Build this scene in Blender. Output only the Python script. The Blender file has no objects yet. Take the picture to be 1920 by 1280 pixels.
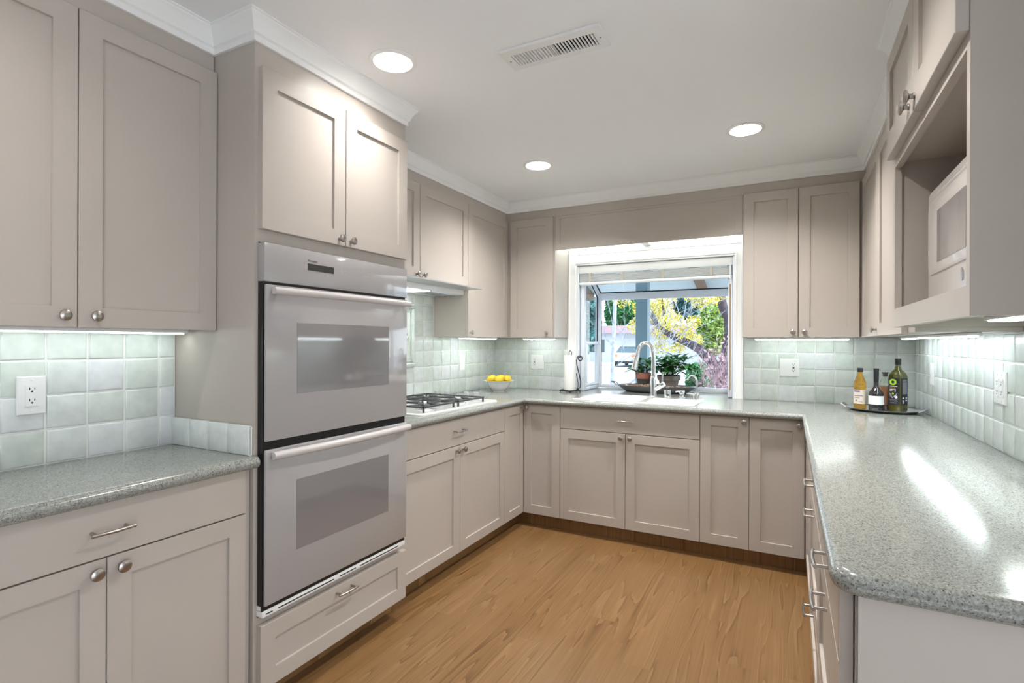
import bpy, bmesh, math, random
from mathutils import Vector, Matrix
random.seed(7)
SC = bpy.context.scene
COL = SC.collection
PI = math.pi

# ---------------------------------------------------------------- camera
YAW, ROLL, FPX, CX, CY, CAMZ = 0.48101323, -0.003695015, 993.41392, 961.18924, 642.14454, 1.3064256
cam = bpy.data.cameras.new('camera')
cam.sensor_width = 36.0
cam.lens = FPX / 1920 * 36.0
cam.shift_x = -(CX - 960) / 1920
cam.shift_y = (CY - 640) / 1920
cam.clip_start, cam.clip_end = 0.05, 300
camo = bpy.data.objects.new('camera', cam)
camo.matrix_world = (Matrix.Translation((0, 0, CAMZ)) @ Matrix.Rotation(YAW, 4, 'Z')
                     @ Matrix.Rotation(PI / 2, 4, 'X') @ Matrix.Rotation(-ROLL, 4, 'Z'))
COL.objects.link(camo)
SC.camera = camo

# ---------------------------------------------------------------- world, sun, exposure
W = bpy.data.worlds.new('sky'); SC.world = W; W.use_nodes = True
nt = W.node_tree; nt.nodes.clear()
wo = nt.nodes.new('ShaderNodeOutputWorld'); bg = nt.nodes.new('ShaderNodeBackground')
tc = nt.nodes.new('ShaderNodeTexCoord'); sx = nt.nodes.new('ShaderNodeSeparateXYZ'); cr = nt.nodes.new('ShaderNodeValToRGB')
nt.links.new(tc.outputs['Generated'], sx.inputs[0]); nt.links.new(sx.outputs['Z'], cr.inputs[0])
cr.color_ramp.elements[0].position = 0.0; cr.color_ramp.elements[0].color = (0.92, 0.96, 1.0, 1)
cr.color_ramp.elements[1].position = 0.8; cr.color_ramp.elements[1].color = (0.62, 0.78, 1.0, 1)
nt.links.new(cr.outputs[0], bg.inputs['Color']); bg.inputs['Strength'].default_value = 1.9
nt.links.new(bg.outputs[0], wo.inputs[0])
sun = bpy.data.lights.new('sun', 'SUN'); sun.energy = 4.2; sun.angle = 0.02; sun.color = (1.0, 0.97, 0.93)
suno = bpy.data.objects.new('sun', sun); COL.objects.link(suno)
suno.rotation_euler = Vector((-0.75, 0.02, -0.52)).to_track_quat('-Z', 'Y').to_euler()
SC.view_settings.view_transform = 'Standard'
SC.view_settings.look = 'None'
SC.view_settings.gamma = 1.0
SC.view_settings.use_curve_mapping = False
SC.view_settings.exposure = 1.14
CAN_POWER = 12.0
BAR_STRENGTH = 11.0


def at(px, py, Y):
    """the point on the plane y = Y seen at photograph pixel px, py (used to take positions off the photograph)"""
    u, v = px - CX, py - CY
    c, s = math.cos(ROLL), math.sin(ROLL)
    u, v = c * u + s * v, -s * u + c * v
    r, z = u / FPX, -v / FPX
    d = Vector((math.cos(YAW) * r - math.sin(YAW), math.sin(YAW) * r + math.cos(YAW), z))
    return Vector((0, 0, CAMZ)) + d * (Y / d.y)


# ---------------------------------------------------------------- materials
def srgb(r, g, b):
    f = lambda c: (c / 255 / 12.92) if c <= 10 else ((c / 255 + 0.055) / 1.055) ** 2.4
    return (f(r), f(g), f(b), 1)


def mat(name, color, rough=0.5, metal=0.0, coat=0.0, spec=0.5, trans=0.0, ior=1.45, bump=0.0, bump_scale=200.0, var=0.0, var_scale=3.0, emit=0.0, emit_color=None):
    m = bpy.data.materials.new(name); m.use_nodes = True
    n = m.node_tree.nodes; l = m.node_tree.links
    p = n['Principled BSDF']
    p.inputs['Base Color'].default_value = color
    p.inputs['Roughness'].default_value = rough
    p.inputs['Metallic'].default_value = metal
    p.inputs['Coat Weight'].default_value = coat
    p.inputs['Coat Roughness'].default_value = 0.05
    p.inputs['Specular IOR Level'].default_value = spec
    p.inputs['Transmission Weight'].default_value = trans
    p.inputs['IOR'].default_value = ior
    if emit:
        p.inputs['Emission Color'].default_value = emit_color or color
        p.inputs['Emission Strength'].default_value = emit
    tcn = n.new('ShaderNodeTexCoord')
    if var:
        t = n.new('ShaderNodeTexNoise'); t.inputs['Scale'].default_value = var_scale; t.inputs['Detail'].default_value = 4
        mx = n.new('ShaderNodeMixRGB'); mx.blend_type = 'MULTIPLY'; mx.inputs[0].default_value = 1
        rmp = n.new('ShaderNodeValToRGB')
        rmp.color_ramp.elements[0].position = 0.3; rmp.color_ramp.elements[1].position = 0.7
        a = 1 - var
        rmp.color_ramp.elements[0].color = (a, a, a, 1); rmp.color_ramp.elements[1].color = (1, 1, 1, 1)
        l.new(tcn.outputs['Object'], t.inputs['Vector']); l.new(t.outputs['Fac'], rmp.inputs[0])
        mx.inputs[1].default_value = color; l.new(rmp.outputs[0], mx.inputs[2]); l.new(mx.outputs[0], p.inputs['Base Color'])
    if bump:
        t2 = n.new('ShaderNodeTexNoise'); t2.inputs['Scale'].default_value = bump_scale; t2.inputs['Detail'].default_value = 3
        b = n.new('ShaderNodeBump'); b.inputs['Strength'].default_value = bump; b.inputs['Distance'].default_value = 0.002
        l.new(tcn.outputs['Object'], t2.inputs['Vector']); l.new(t2.outputs['Fac'], b.inputs['Height']); l.new(b.outputs[0], p.inputs['Normal'])
    return m


M = {}
M['paint'] = mat('cabinet_paint', (0.455, 0.412, 0.370, 1), 0.38, bump=0.03, bump_scale=60)
M['wall'] = mat('wall_paint', (0.74, 0.74, 0.73, 1), 0.6, bump=0.05, bump_scale=150)
M['ceiling'] = mat('ceiling_paint', (0.87, 0.885, 0.90, 1), 0.7, bump=0.12, bump_scale=40)
M['dining_wall'] = mat('taupe_wall', (0.30, 0.27, 0.24, 1), 0.7)  # walls out of view, darkened to cut bounce onto camera-facing panels
M['trim'] = mat('white_trim', (0.84, 0.85, 0.85, 1), 0.35)
M['vinyl'] = mat('white_window_vinyl', (0.78, 0.82, 0.88, 1), 0.35)
M['white'] = mat('white_plastic', (0.80, 0.80, 0.80, 1), 0.3)
M['enamel'] = mat('white_enamel', (0.34, 0.325, 0.325, 1), 0.12, coat=0.6)
M['mw_white'] = mat('microwave_white', (0.56, 0.52, 0.49, 1), 0.25, coat=0.3)
M['handle_white'] = mat('oven_handle_white', (0.50, 0.47, 0.465, 1), 0.25, coat=0.3)
M['ceramic'] = mat('white_ceramic', (0.82, 0.82, 0.80, 1), 0.12, coat=0.5)
M['oven_glass'] = mat('grey_oven_glass', (0.20, 0.19, 0.195, 1), 0.06, coat=1.0, spec=0.8)
M['display'] = mat('dark_display', (0.035, 0.035, 0.03, 1), 0.2)
M['black'] = mat('black_enamel', (0.008, 0.008, 0.009, 1), 0.3)
M['print'] = mat('grey_print', (0.42, 0.39, 0.385, 1), 0.4)
M['logo'] = mat('dark_print', (0.12, 0.10, 0.10, 1), 0.4)
M['nickel'] = mat('brushed_nickel', (0.42, 0.39, 0.37, 1), 0.28, metal=1.0, bump=0.05, bump_scale=400)
M['chrome'] = mat('chrome', (0.82, 0.83, 0.85, 1), 0.07, metal=1.0)
M['steel'] = mat('satin_steel', (0.55, 0.56, 0.58, 1), 0.35, metal=1.0)
M['silver'] = mat('silver_plate', (0.72, 0.73, 0.75, 1), 0.22, metal=1.0, bump=0.1, bump_scale=120)
M['knob_grey'] = mat('pale_grey_knob', (.42, .42, .43, 1), .35)
M['iron'] = mat('cast_iron', (0.055, 0.055, 0.06, 1), 0.45, bump=0.2, bump_scale=300)
M['wire'] = mat('black_wire', (0.012, 0.013, 0.016, 1), 0.35)
M['gap'] = mat('dark_gap', (0.01, 0.009, 0.008, 1), 0.8)
M['cool_lamp'] = mat('cool_lamp', (1, 1, 1, 1), 0.5, emit=BAR_STRENGTH, emit_color=(0.90, 1.0, 0.96, 1))
M['cool_lamp_low'] = mat('cool_lamp_low', (1, 1, 1, 1), 0.5, emit=BAR_STRENGTH * .42, emit_color=(0.90, 1.0, 0.97, 1))
M['day_lamp'] = mat('day_lamp', (1, 1, 1, 1), 0.5, emit=BAR_STRENGTH * 1.15, emit_color=(0.86, 0.97, 1.0, 1))
M['nook_lamp'] = mat('nook_lamp', (1, 1, 1, 1), 0.5, emit=1.5, emit_color=(0.95, 1.0, 0.95, 1))
M['warm_lamp'] = mat('warm_lamp', (1, 1, 1, 1), 0.5, emit=14.0, emit_color=(1.0, 0.97, 0.90, 1))
M['cone'] = mat('lamp_cone', (0.9, 0.9, 0.88, 1), 0.3)
M['grout'] = mat('white_grout', (0.80, 0.81, 0.79, 1), 0.8, bump=0.2, bump_scale=300)
M['paper'] = mat('paper_towel', (0.84, 0.83, 0.81, 1), 0.9, bump=0.3, bump_scale=250)
M['lemon'] = mat('lemon_skin', (0.66, 0.44, 0.02, 1), 0.4, bump=0.25, bump_scale=260)
M['terracotta'] = mat('terracotta', (0.40, 0.16, 0.11, 1), 0.7, var=0.3, var_scale=30)
M['dark_pot'] = mat('dark_pot', (0.06, 0.055, 0.055, 1), 0.5)
M['grey_pot'] = mat('grey_pot', (0.23, 0.20, 0.18, 1), 0.8, var=0.25, var_scale=25)
M['zinc'] = mat('zinc_tray', (0.27, 0.28, 0.29, 1), 0.38, metal=0.7, bump=0.08, bump_scale=80)
M['chips'] = mat('bark_chips', (0.55, 0.40, 0.29, 1), 0.9, var=0.5, var_scale=60)
M['leaf'] = mat('houseplant_leaf', (0.085, 0.30, 0.085, 1), 0.35, var=0.5, var_scale=25)
M['stem'] = mat('houseplant_stem', (0.10, 0.10, 0.04, 1), 0.6)
M['cap'] = mat('black_cap', (0.012, 0.012, 0.016, 1), 0.35)
M['label_cream'] = mat('cream_paper_label', (0.72, 0.62, 0.54, 1), 0.7)
M['label_white'] = mat('white_paper_label', (0.80, 0.80, 0.82, 1), 0.7)
M['label_black'] = mat('black_label', (0.018, 0.018, 0.028, 1), 0.5)
M['label_blue'] = mat('blue_grey_print', (0.16, 0.17, 0.32, 1), 0.6)
M['lime'] = mat('lime_print', (0.45, 0.72, 0.05, 1), 0.5)
M['orange'] = mat('orange_print', (0.80, 0.45, 0.10, 1), 0.5)
M['ink'] = mat('white_print', (0.75, 0.75, 0.78, 1), 0.5)
M['grey_ink'] = mat('grey_label_print', (0.20, 0.20, 0.23, 1), 0.5)
M['amber_glass'] = mat('amber_bottle_glass', (0.90, 0.52, 0.10, 1), 0.03, trans=0.9, ior=1.35)
M['dark_glass'] = mat('dark_bottle_glass', (0.012, 0.010, 0.014, 1), 0.05, coat=0.8)
M['olive_glass'] = mat('olive_bottle_glass', (0.11, 0.105, 0.02, 1), 0.04, trans=0.45, ior=1.35, coat=0.5)
M['clear_glass'] = mat('clear_bottle_glass', (0.85, 0.95, 0.90, 1), 0.03, trans=0.95, ior=1.3)
M['red_vinegar'] = mat('orange_red_liquid', (0.62, 0.22, 0.09, 1), 0.1, trans=0.3, ior=1.33)
M['dark_red'] = mat('dark_red_liquid', (0.10, 0.008, 0.01, 1), 0.1)
M['red'] = mat('red_sticker', (0.45, 0.06, 0.06, 1), 0.5)
M['sticker'] = mat('grey_sticker', (0.55, 0.57, 0.60, 1), 0.5)
M['wand'] = mat('wood_wand', (0.40, 0.24, 0.10, 1), 0.4)
M['tape'] = mat('ladder_tape', (0.50, 0.46, 0.40, 1), 0.8)


def glass_mat(name, tint):
    m = bpy.data.materials.new(name); m.use_nodes = True
    n = m.node_tree.nodes; l = m.node_tree.links; n.clear()
    o = n.new('ShaderNodeOutputMaterial'); mix = n.new('ShaderNodeMixShader')
    tr = n.new('ShaderNodeBsdfTransparent'); gl = n.new('ShaderNodeBsdfGlossy'); fr = n.new('ShaderNodeFresnel')
    tr.inputs[0].default_value = tint; gl.inputs['Roughness'].default_value = 0.0; fr.inputs[0].default_value = 1.45
    ge = n.new('ShaderNodeNewGeometry'); sb = n.new('ShaderNodeMath'); sb.operation = 'SUBTRACT'; sb.inputs[0].default_value = 1; l.new(ge.outputs['Backfacing'], sb.inputs[1])
    mu = n.new('ShaderNodeMath'); mu.operation = 'MULTIPLY'; l.new(fr.outputs[0], mu.inputs[0]); l.new(sb.outputs[0], mu.inputs[1])
    l.new(mu.outputs[0], mix.inputs[0]); l.new(tr.outputs[0], mix.inputs[1]); l.new(gl.outputs[0], mix.inputs[2]); l.new(mix.outputs[0], o.inputs[0])
    return m


M['pane'] = glass_mat('window_glass', (0.93, 0.97, 0.98, 1))


def wood_floor(name, c_dark, c_mid, c_light, plank=0.118):
    m = bpy.data.materials.new(name); m.use_nodes = True
    n = m.node_tree.nodes; l = m.node_tree.links; p = n['Principled BSDF']
    tc = n.new('ShaderNodeTexCoord'); sep = n.new('ShaderNodeSeparateXYZ'); l.new(tc.outputs['Object'], sep.inputs[0])

    def mth(op, a, b=None):
        k = n.new('ShaderNodeMath'); k.operation = op
        for i, x in enumerate((a, b)):
            if x is None: continue
            if isinstance(x, (int, float)): k.inputs[i].default_value = x
            else: l.new(x, k.inputs[i])
        return k.outputs[0]
    xs = mth('DIVIDE', sep.outputs['X'], plank)
    ix = mth('FLOOR', xs); fx = mth('FRACT', xs)
    wn = n.new('ShaderNodeTexWhiteNoise'); wn.noise_dimensions = '1D'; l.new(ix, wn.inputs['W'])
    ys = mth('DIVIDE', mth('ADD', sep.outputs['Y'], mth('MULTIPLY', wn.outputs['Value'], 3.0)), 0.92)
    iy = mth('FLOOR', ys); fy = mth('FRACT', ys)
    cmb = n.new('ShaderNodeCombineXYZ'); l.new(ix, cmb.inputs[0]); l.new(iy, cmb.inputs[1])
    wn2 = n.new('ShaderNodeTexWhiteNoise'); wn2.noise_dimensions = '2D'; l.new(cmb.outputs[0], wn2.inputs['Vector'])
    # cathedral grain: stretched, distorted bands, a different seed on each plank
    off = mth('MULTIPLY', wn2.outputs['Value'], 37.0)
    gv = n.new('ShaderNodeCombineXYZ')
    l.new(mth('ADD', mth('MULTIPLY', sep.outputs['X'], 8.0), off), gv.inputs[0])
    l.new(mth('ADD', mth('MULTIPLY', sep.outputs['Y'], 0.55), off), gv.inputs[1]); l.new(off, gv.inputs[2])
    nz = n.new('ShaderNodeTexNoise'); nz.inputs['Scale'].default_value = 1.0; nz.inputs['Detail'].default_value = 2.5; nz.inputs['Roughness'].default_value = 0.5
    l.new(gv.outputs[0], nz.inputs['Vector'])
    rings = mth('FRACT', mth('MULTIPLY', nz.outputs['Fac'], 9.0))
    rr = n.new('ShaderNodeValToRGB'); l.new(rings, rr.inputs[0])
    e = rr.color_ramp.elements
    e[0].position = 0.0; e[0].color = (0.26, 0.26, 0.26, 1); e[1].position = 1.0; e[1].color = (0.88, 0.88, 0.88, 1)
    k = e.new(0.22); k.color = (0.52, 0.52, 0.52, 1)
    k = e.new(0.78); k.color = (0.55, 0.55, 0.55, 1)
    fv = n.new('ShaderNodeCombineXYZ')
    l.new(mth('MULTIPLY', sep.outputs['X'], 150.0), fv.inputs[0]); l.new(mth('MULTIPLY', sep.outputs['Y'], 1.2), fv.inputs[1]); l.new(off, fv.inputs[2])
    fine = n.new('ShaderNodeTexNoise'); fine.inputs['Scale'].default_value = 1.0; fine.inputs['Detail'].default_value = 3
    l.new(fv.outputs[0], fine.inputs['Vector'])
    v = mth('ADD', mth('ADD', mth('MULTIPLY', rr.outputs[0], 0.50), mth('MULTIPLY', fine.outputs['Fac'], 0.40)), mth('MULTIPLY', wn2.outputs['Value'], 0.10))
    ramp = n.new('ShaderNodeValToRGB'); l.new(v, ramp.inputs[0])
    e = ramp.color_ramp.elements
    e[0].position = 0.28; e[0].color = c_dark; e[1].position = 0.72; e[1].color = c_light
    k = e.new(0.46); k.color = c_mid
    seam = mth('MINIMUM', mth('MULTIPLY', mth('MINIMUM', fx, mth('SUBTRACT', 1.0, fx)), plank),
               mth('MULTIPLY', mth('MINIMUM', fy, mth('SUBTRACT', 1.0, fy)), 0.92))
    sm = n.new('ShaderNodeMapRange'); sm.inputs['From Min'].default_value = 0.0; sm.inputs['From Max'].default_value = 0.0018
    sm.inputs['To Min'].default_value = 0.80; sm.inputs['To Max'].default_value = 1.0
    l.new(seam, sm.inputs[0])
    mx = n.new('ShaderNodeMixRGB'); mx.blend_type = 'MULTIPLY'; mx.inputs[0].default_value = 1
    l.new(ramp.outputs[0], mx.inputs[1]); l.new(sm.outputs[0], mx.inputs[2]); l.new(mx.outputs[0], p.inputs['Base Color'])
    p.inputs['Roughness'].default_value = 0.28
    b = n.new('ShaderNodeBump'); b.inputs['Strength'].default_value = 0.06; b.inputs['Distance'].default_value = 0.002
    l.new(fine.outputs['Fac'], b.inputs['Height']); l.new(b.outputs[0], p.inputs['Normal'])
    return m


M['floor'] = wood_floor('oak_floor', (0.098, 0.045, 0.014, 1), (0.190, 0.100, 0.037, 1), (0.26, 0.148, 0.065, 1))
M['kick'] = wood_floor('oak_kick', (0.17, 0.085, 0.032, 1), (0.27, 0.145, 0.058, 1), (0.36, 0.21, 0.09, 1), 2.5)


def quartz():
    m = bpy.data.materials.new('speckled_quartz'); m.use_nodes = True
    n = m.node_tree.nodes; l = m.node_tree.links; p = n['Principled BSDF']
    tc = n.new('ShaderNodeTexCoord')
    v = n.new('ShaderNodeTexVoronoi'); v.inputs['Scale'].default_value = 430; l.new(tc.outputs['Object'], v.inputs['Vector'])
    r = n.new('ShaderNodeValToRGB'); l.new(v.outputs['Color'], r.inputs[0])
    e = r.color_ramp.elements
    e[0].position = 0.0; e[0].color = (0.045, 0.042, 0.038, 1); e[1].position = 1.0; e[1].color = (0.36, 0.38, 0.355, 1)
    k = e.new(0.14); k.color = (0.10, 0.092, 0.082, 1)
    k = e.new(0.24); k.color = (0.205, 0.208, 0.190, 1)
    k = e.new(0.6); k.color = (0.268, 0.280, 0.259, 1)
    n2 = n.new('ShaderNodeTexNoise'); n2.inputs['Scale'].default_value = 160; n2.inputs['Detail'].default_value = 2; l.new(tc.outputs['Object'], n2.inputs['Vector'])
    r2 = n.new('ShaderNodeValToRGB'); l.new(n2.outputs['Fac'], r2.inputs[0])
    r2.color_ramp.elements[0].position = 0.30; r2.color_ramp.elements[0].color = (0.62, 0.60, 0.56, 1)
    r2.color_ramp.elements[1].position = 0.46; r2.color_ramp.elements[1].color = (1, 1, 1, 1)
    mx = n.new('ShaderNodeMixRGB'); mx.blend_type = 'MULTIPLY'; mx.inputs[0].default_value = 0.8
    l.new(r.outputs[0], mx.inputs[1]); l.new(r2.outputs[0], mx.inputs[2]); l.new(mx.outputs[0], p.inputs['Base Color'])
    p.inputs['Roughness'].default_value = 0.17; p.inputs['Coat Weight'].default_value = 0.1; p.inputs['Coat Roughness'].default_value = 0.08
    return m


M['quartz'] = quartz()


def tile_mat():
    m = bpy.data.materials.new('handmade_tile_glaze'); m.use_nodes = True
    n = m.node_tree.nodes; l = m.node_tree.links; p = n['Principled BSDF']
    a = n.new('ShaderNodeAttribute'); a.attribute_name = 'tone'
    r = n.new('ShaderNodeValToRGB'); l.new(a.outputs['Fac'], r.inputs[0])
    e = r.color_ramp.elements
    e[0].position = 0; e[0].color = (0.62, 0.67, 0.625, 1); e[1].position = 1; e[1].color = (0.73, 0.75, 0.77, 1)
    k = e.new(0.5); k.color = (0.67, 0.725, 0.69, 1)
    tc = n.new('ShaderNodeTexCoord')
    nz = n.new('ShaderNodeTexNoise'); nz.inputs['Scale'].default_value = 22; nz.inputs['Detail'].default_value = 3; l.new(tc.outputs['Object'], nz.inputs['Vector'])
    r2 = n.new('ShaderNodeValToRGB'); l.new(nz.outputs['Fac'], r2.inputs[0])
    r2.color_ramp.elements[0].position = 0.3; r2.color_ramp.elements[0].color = (0.88, 0.88, 0.88, 1); r2.color_ramp.elements[1].position = 0.65
    mx = n.new('ShaderNodeMixRGB'); mx.blend_type = 'MULTIPLY'; mx.inputs[0].default_value = 1
    l.new(r.outputs[0], mx.inputs[1]); l.new(r2.outputs[0], mx.inputs[2]); l.new(mx.outputs[0], p.inputs['Base Color'])
    p.inputs['Roughness'].default_value = 0.22
    nb = n.new('ShaderNodeTexNoise'); nb.inputs['Scale'].default_value = 18; l.new(tc.outputs['Object'], nb.inputs['Vector'])
    b = n.new('ShaderNodeBump'); b.inputs['Strength'].default_value = 0.35; b.inputs['Distance'].default_value = 0.004
    l.new(nb.outputs['Fac'], b.inputs['Height']); l.new(b.outputs[0], p.inputs['Normal'])
    return m


M['tile'] = tile_mat()


# ---------------------------------------------------------------- mesh helpers
class G:
    """collects shapes (world coordinates) and links them as ONE mesh object"""
    def __init__(s):
        s.bm = bmesh.new(); s.mi = 0

    def _tag(s, faces):
        for f in faces: f.material_index = s.mi

    def box(s, x0, x1, y0, y1, z0, z1, bev=0.0, seg=2, rot=None, at_=None):
        n0 = len(s.bm.faces)
        r = bmesh.ops.create_cube(s.bm, size=1.0)
        vs = r['verts']
        cx, cy, cz = (x0 + x1) / 2, (y0 + y1) / 2, (z0 + z1) / 2
        for v in vs:
            v.co = Vector((v.co.x * (x1 - x0), v.co.y * (y1 - y0), v.co.z * (z1 - z0)))
        fs = set(f for v in vs for f in v.link_faces)
        if bev:
            es = list(set(e for v in vs for e in v.link_edges))
            rb = bmesh.ops.bevel(s.bm, geom=es, offset=bev, segments=seg, profile=0.5, affect='EDGES', clamp_overlap=True)
            fs = set(f for v in rb['verts'] for f in v.link_faces) | set(f for f in fs if f.is_valid)
        vv = set(v for f in fs for v in f.verts)
        for v in vv:
            c = v.co
            if rot is not None: c = rot @ c
            v.co = c + Vector((cx, cy, cz)) if at_ is None else c + Vector(at_)
        s._tag(fs)
        return s

    def ring_loft(s, rings, cap0=True, cap1=True, closed=True):
        """rings: lists of points of equal length"""
        vr = [[s.bm.verts.new(p) for p in r] for r in rings]
        n = len(vr[0])
        fs = []
        for a, b in zip(vr, vr[1:]):
            for i in range(n if closed else n - 1):
                j = (i + 1) % n
                fs.append(s.bm.faces.new((a[i], a[j], b[j], b[i])))
        if cap0: fs.append(s.bm.faces.new(vr[0][::-1]))
        if cap1: fs.append(s.bm.faces.new(vr[-1]))
        s._tag(fs)
        return s

    def lathe(s, prof, o=(0, 0, 0), axis=(0, 0, 1), n=24, cap0=True, cap1=True, sq=None):
        """prof: [(radius, height)] about an axis through o"""
        q = Vector((0, 0, 1)).rotation_difference(Vector(axis).normalized())
        o = Vector(o); rings = []
        for r, h in prof:
            rings.append([o + q @ Vector((max(r, 1e-5) * math.cos(2 * PI * i / n) * (sq[0] if sq else 1),
                                          max(r, 1e-5) * math.sin(2 * PI * i / n) * (sq[1] if sq else 1), h)) for i in range(n)])
        return s.ring_loft(rings, cap0, cap1)

    def cyl(s, p0, p1, r0, r1=None, n=12):
        p0, p1 = Vector(p0), Vector(p1)
        return s.lathe([(r0, 0), (r0 if r1 is None else r1, (p1 - p0).length)], p0, p1 - p0, n)

    def tube(s, pts, r, n=8, closed=False):
        pts = [Vector(p) for p in pts]
        rs = r if isinstance(r, (list, tuple)) else [r] * len(pts)
        rings = []; up = None
        for i, p in enumerate(pts):
            t = (pts[min(i + 1, len(pts) - 1)] - pts[max(i - 1, 0)]).normalized()
            if up is None:
                up = t.orthogonal().normalized()
            else:
                up = (up - t * up.dot(t))
                up = up.normalized() if up.length > 1e-6 else t.orthogonal().normalized()
            b = t.cross(up)
            rings.append([p + (up * math.cos(2 * PI * k / n) + b * math.sin(2 * PI * k / n)) * rs[i] for k in range(n)])
        return s.ring_loft(rings)

    def poly(s, pts):
        f = s.bm.faces.new([s.bm.verts.new(p) for p in pts]); s._tag([f]); return s

    def prism(s, outline, z0, z1):
        return s.ring_loft([[(x, y, z0) for x, y in outline], [(x, y, z1) for x, y in outline]])

    def sphere(s, c, r, sc=(1, 1, 1), seg=16, rings=10, rot=None):
        rr = bmesh.ops.create_uvsphere(s.bm, u_segments=seg, v_segments=rings, radius=r)
        for v in rr['verts']:
            q = Vector((v.co.x * sc[0], v.co.y * sc[1], v.co.z * sc[2]))
            if rot is not None: q = rot @ q
            v.co = q + Vector(c)
        s._tag(set(f for v in rr['verts'] for f in v.link_faces))
        return s

    def build(s, name, mats, parent=None, smooth=40, recalc=True):
        if recalc: bmesh.ops.recalc_face_normals(s.bm, faces=s.bm.faces)
        me = bpy.data.meshes.new(name)
        if parent is not None:
            root = parent
            while root.parent: root = root.parent
            off = Vector(root.location)
        else:
            xs = [v.co for v in s.bm.verts]
            off = Vector(((min(v.x for v in xs) + max(v.x for v in xs)) / 2, (min(v.y for v in xs) + max(v.y for v in xs)) / 2, min(v.z for v in xs)))
        bmesh.ops.translate(s.bm, verts=s.bm.verts, vec=-off)
        s.bm.to_mesh(me); s.bm.free()
        for m in (mats if isinstance(mats, (list, tuple)) else [mats]): me.materials.append(m)
        if smooth:
            me.shade_smooth(); me.set_sharp_from_angle(angle=math.radians(smooth))
        o = bpy.data.objects.new(name, me); COL.objects.link(o)
        if parent is not None: o.parent = parent
        else: o.location = off
        return o


def tag(o, label, cat, group=None, kind=None):
    o['label'] = label; o['category'] = cat
    if group: o['group'] = group
    if kind: o['kind'] = kind
    return o


def thing(name, label, cat, loc, group=None):
    o = bpy.data.objects.new(name, None); o.empty_display_size = 0.05; COL.objects.link(o)
    o.location = loc
    return tag(o, label, cat, group)


def struct(g, name, m, smooth=40):
    o = g.build(name, m, None, smooth); o['kind'] = 'structure'; return o


def copy_tree(o, loc, label, parent=None):
    c = o.copy(); COL.objects.link(c)
    if parent is None:
        c.location = loc; c['label'] = label
    else:
        c.parent = parent
    for ch in [k for k in o.children]:
        copy_tree(ch, None, None, c)
    return c


def facing(o, plane):
    """map (u, w, z) on a vertical plane to the room: w points out of the front"""
    if o == '+x': return lambda u, w, z: Vector((plane + w, u, z))
    if o == '-x': return lambda u, w, z: Vector((plane - w, u, z))
    return lambda u, w, z: Vector((u, plane - w, z))


def panel_rings(f, u0, u1, z0, z1, rail, t, rec, b=0.0015):
    l_, r_, bo, to = rail if isinstance(rail, tuple) else (rail,) * 4
    rect = lambda a0, a1, c0, c1, w: [f(a0, w, c0), f(a1, w, c0), f(a1, w, c1), f(a0, w, c1)]
    return [rect(u0, u1, z0, z1, -t), rect(u0, u1, z0, z1, -b), rect(u0 + b, u1 - b, z0 + b, z1 - b, 0),
            rect(u0 + l_, u1 - r_, z0 + bo, z1 - to, 0), rect(u0 + l_ + .0008, u1 - r_ - .0008, z0 + bo + .0008, z1 - to - .0008, -rec)]


def shaker(parent, o, plane, u0, u1, z0, z1, rail=0.06, name='door', t=0.02, rec=0.009, m=None):
    g = G(); g.ring_loft(panel_rings(facing(o, plane), u0, u1, z0, z1, rail, t, rec))
    return g.build(name, m or M['paint'], parent, smooth=0)


def slab(parent, o, plane, u0, u1, z0, z1, name='drawer', t=0.02):
    f = facing(o, plane); b = 0.002
    rect = lambda a0, a1, c0, c1, w: [f(a0, w, c0), f(a1, w, c0), f(a1, w, c1), f(a0, w, c1)]
    g = G(); g.ring_loft([rect(u0, u1, z0, z1, -t), rect(u0, u1, z0, z1, -b), rect(u0 + b, u1 - b, z0 + b, z1 - b, 0)])
    return g.build(name, M['paint'], parent, smooth=0)


def normal(o):
    return {'+x': Vector((1, 0, 0)), '-x': Vector((-1, 0, 0)), '-y': Vector((0, -1, 0))}[o]


def knob(parent, o, plane, u, z, s=1.0):
    """small mushroom knob with a slightly flattened oval head"""
    f = facing(o, plane); n = normal(o)
    g = G()
    g.lathe([(0.0065 * s, -0.0005), (0.0075 * s, 0.002), (0.0058 * s, 0.006), (0.0055 * s, 0.012), (0.009 * s, 0.0155),
             (0.0148 * s, 0.0185), (0.0160 * s, 0.0215), (0.0150 * s, 0.0255), (0.0105 * s, 0.0285), (0.004 * s, 0.0297)], f(u, 0, z), n, 20)
    return g.build('knob', M['nickel'], parent)


def pull(parent, o, plane, uc, z, length=0.10, bow=0.006):
    """slim bar pull on two posts, slightly bowed"""
    f = facing(o, plane); g = G()
    h = length / 2
    for e in (-1, 1):
        g.cyl(f(uc + e * (h - 0.012), -0.0005, z), f(uc + e * (h - 0.012), 0.028, z), 0.0045, 0.0040, 10)
    g.tube([f(uc - h, 0.029, z), f(uc - h * .6, 0.030 + bow * .5, z), f(uc, 0.030 + bow, z), f(uc + h * .6, 0.030 + bow * .5, z), f(uc + h, 0.029, z)], 0.0046, 10)
    return g.build('pull', M['nickel'], parent)


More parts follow.
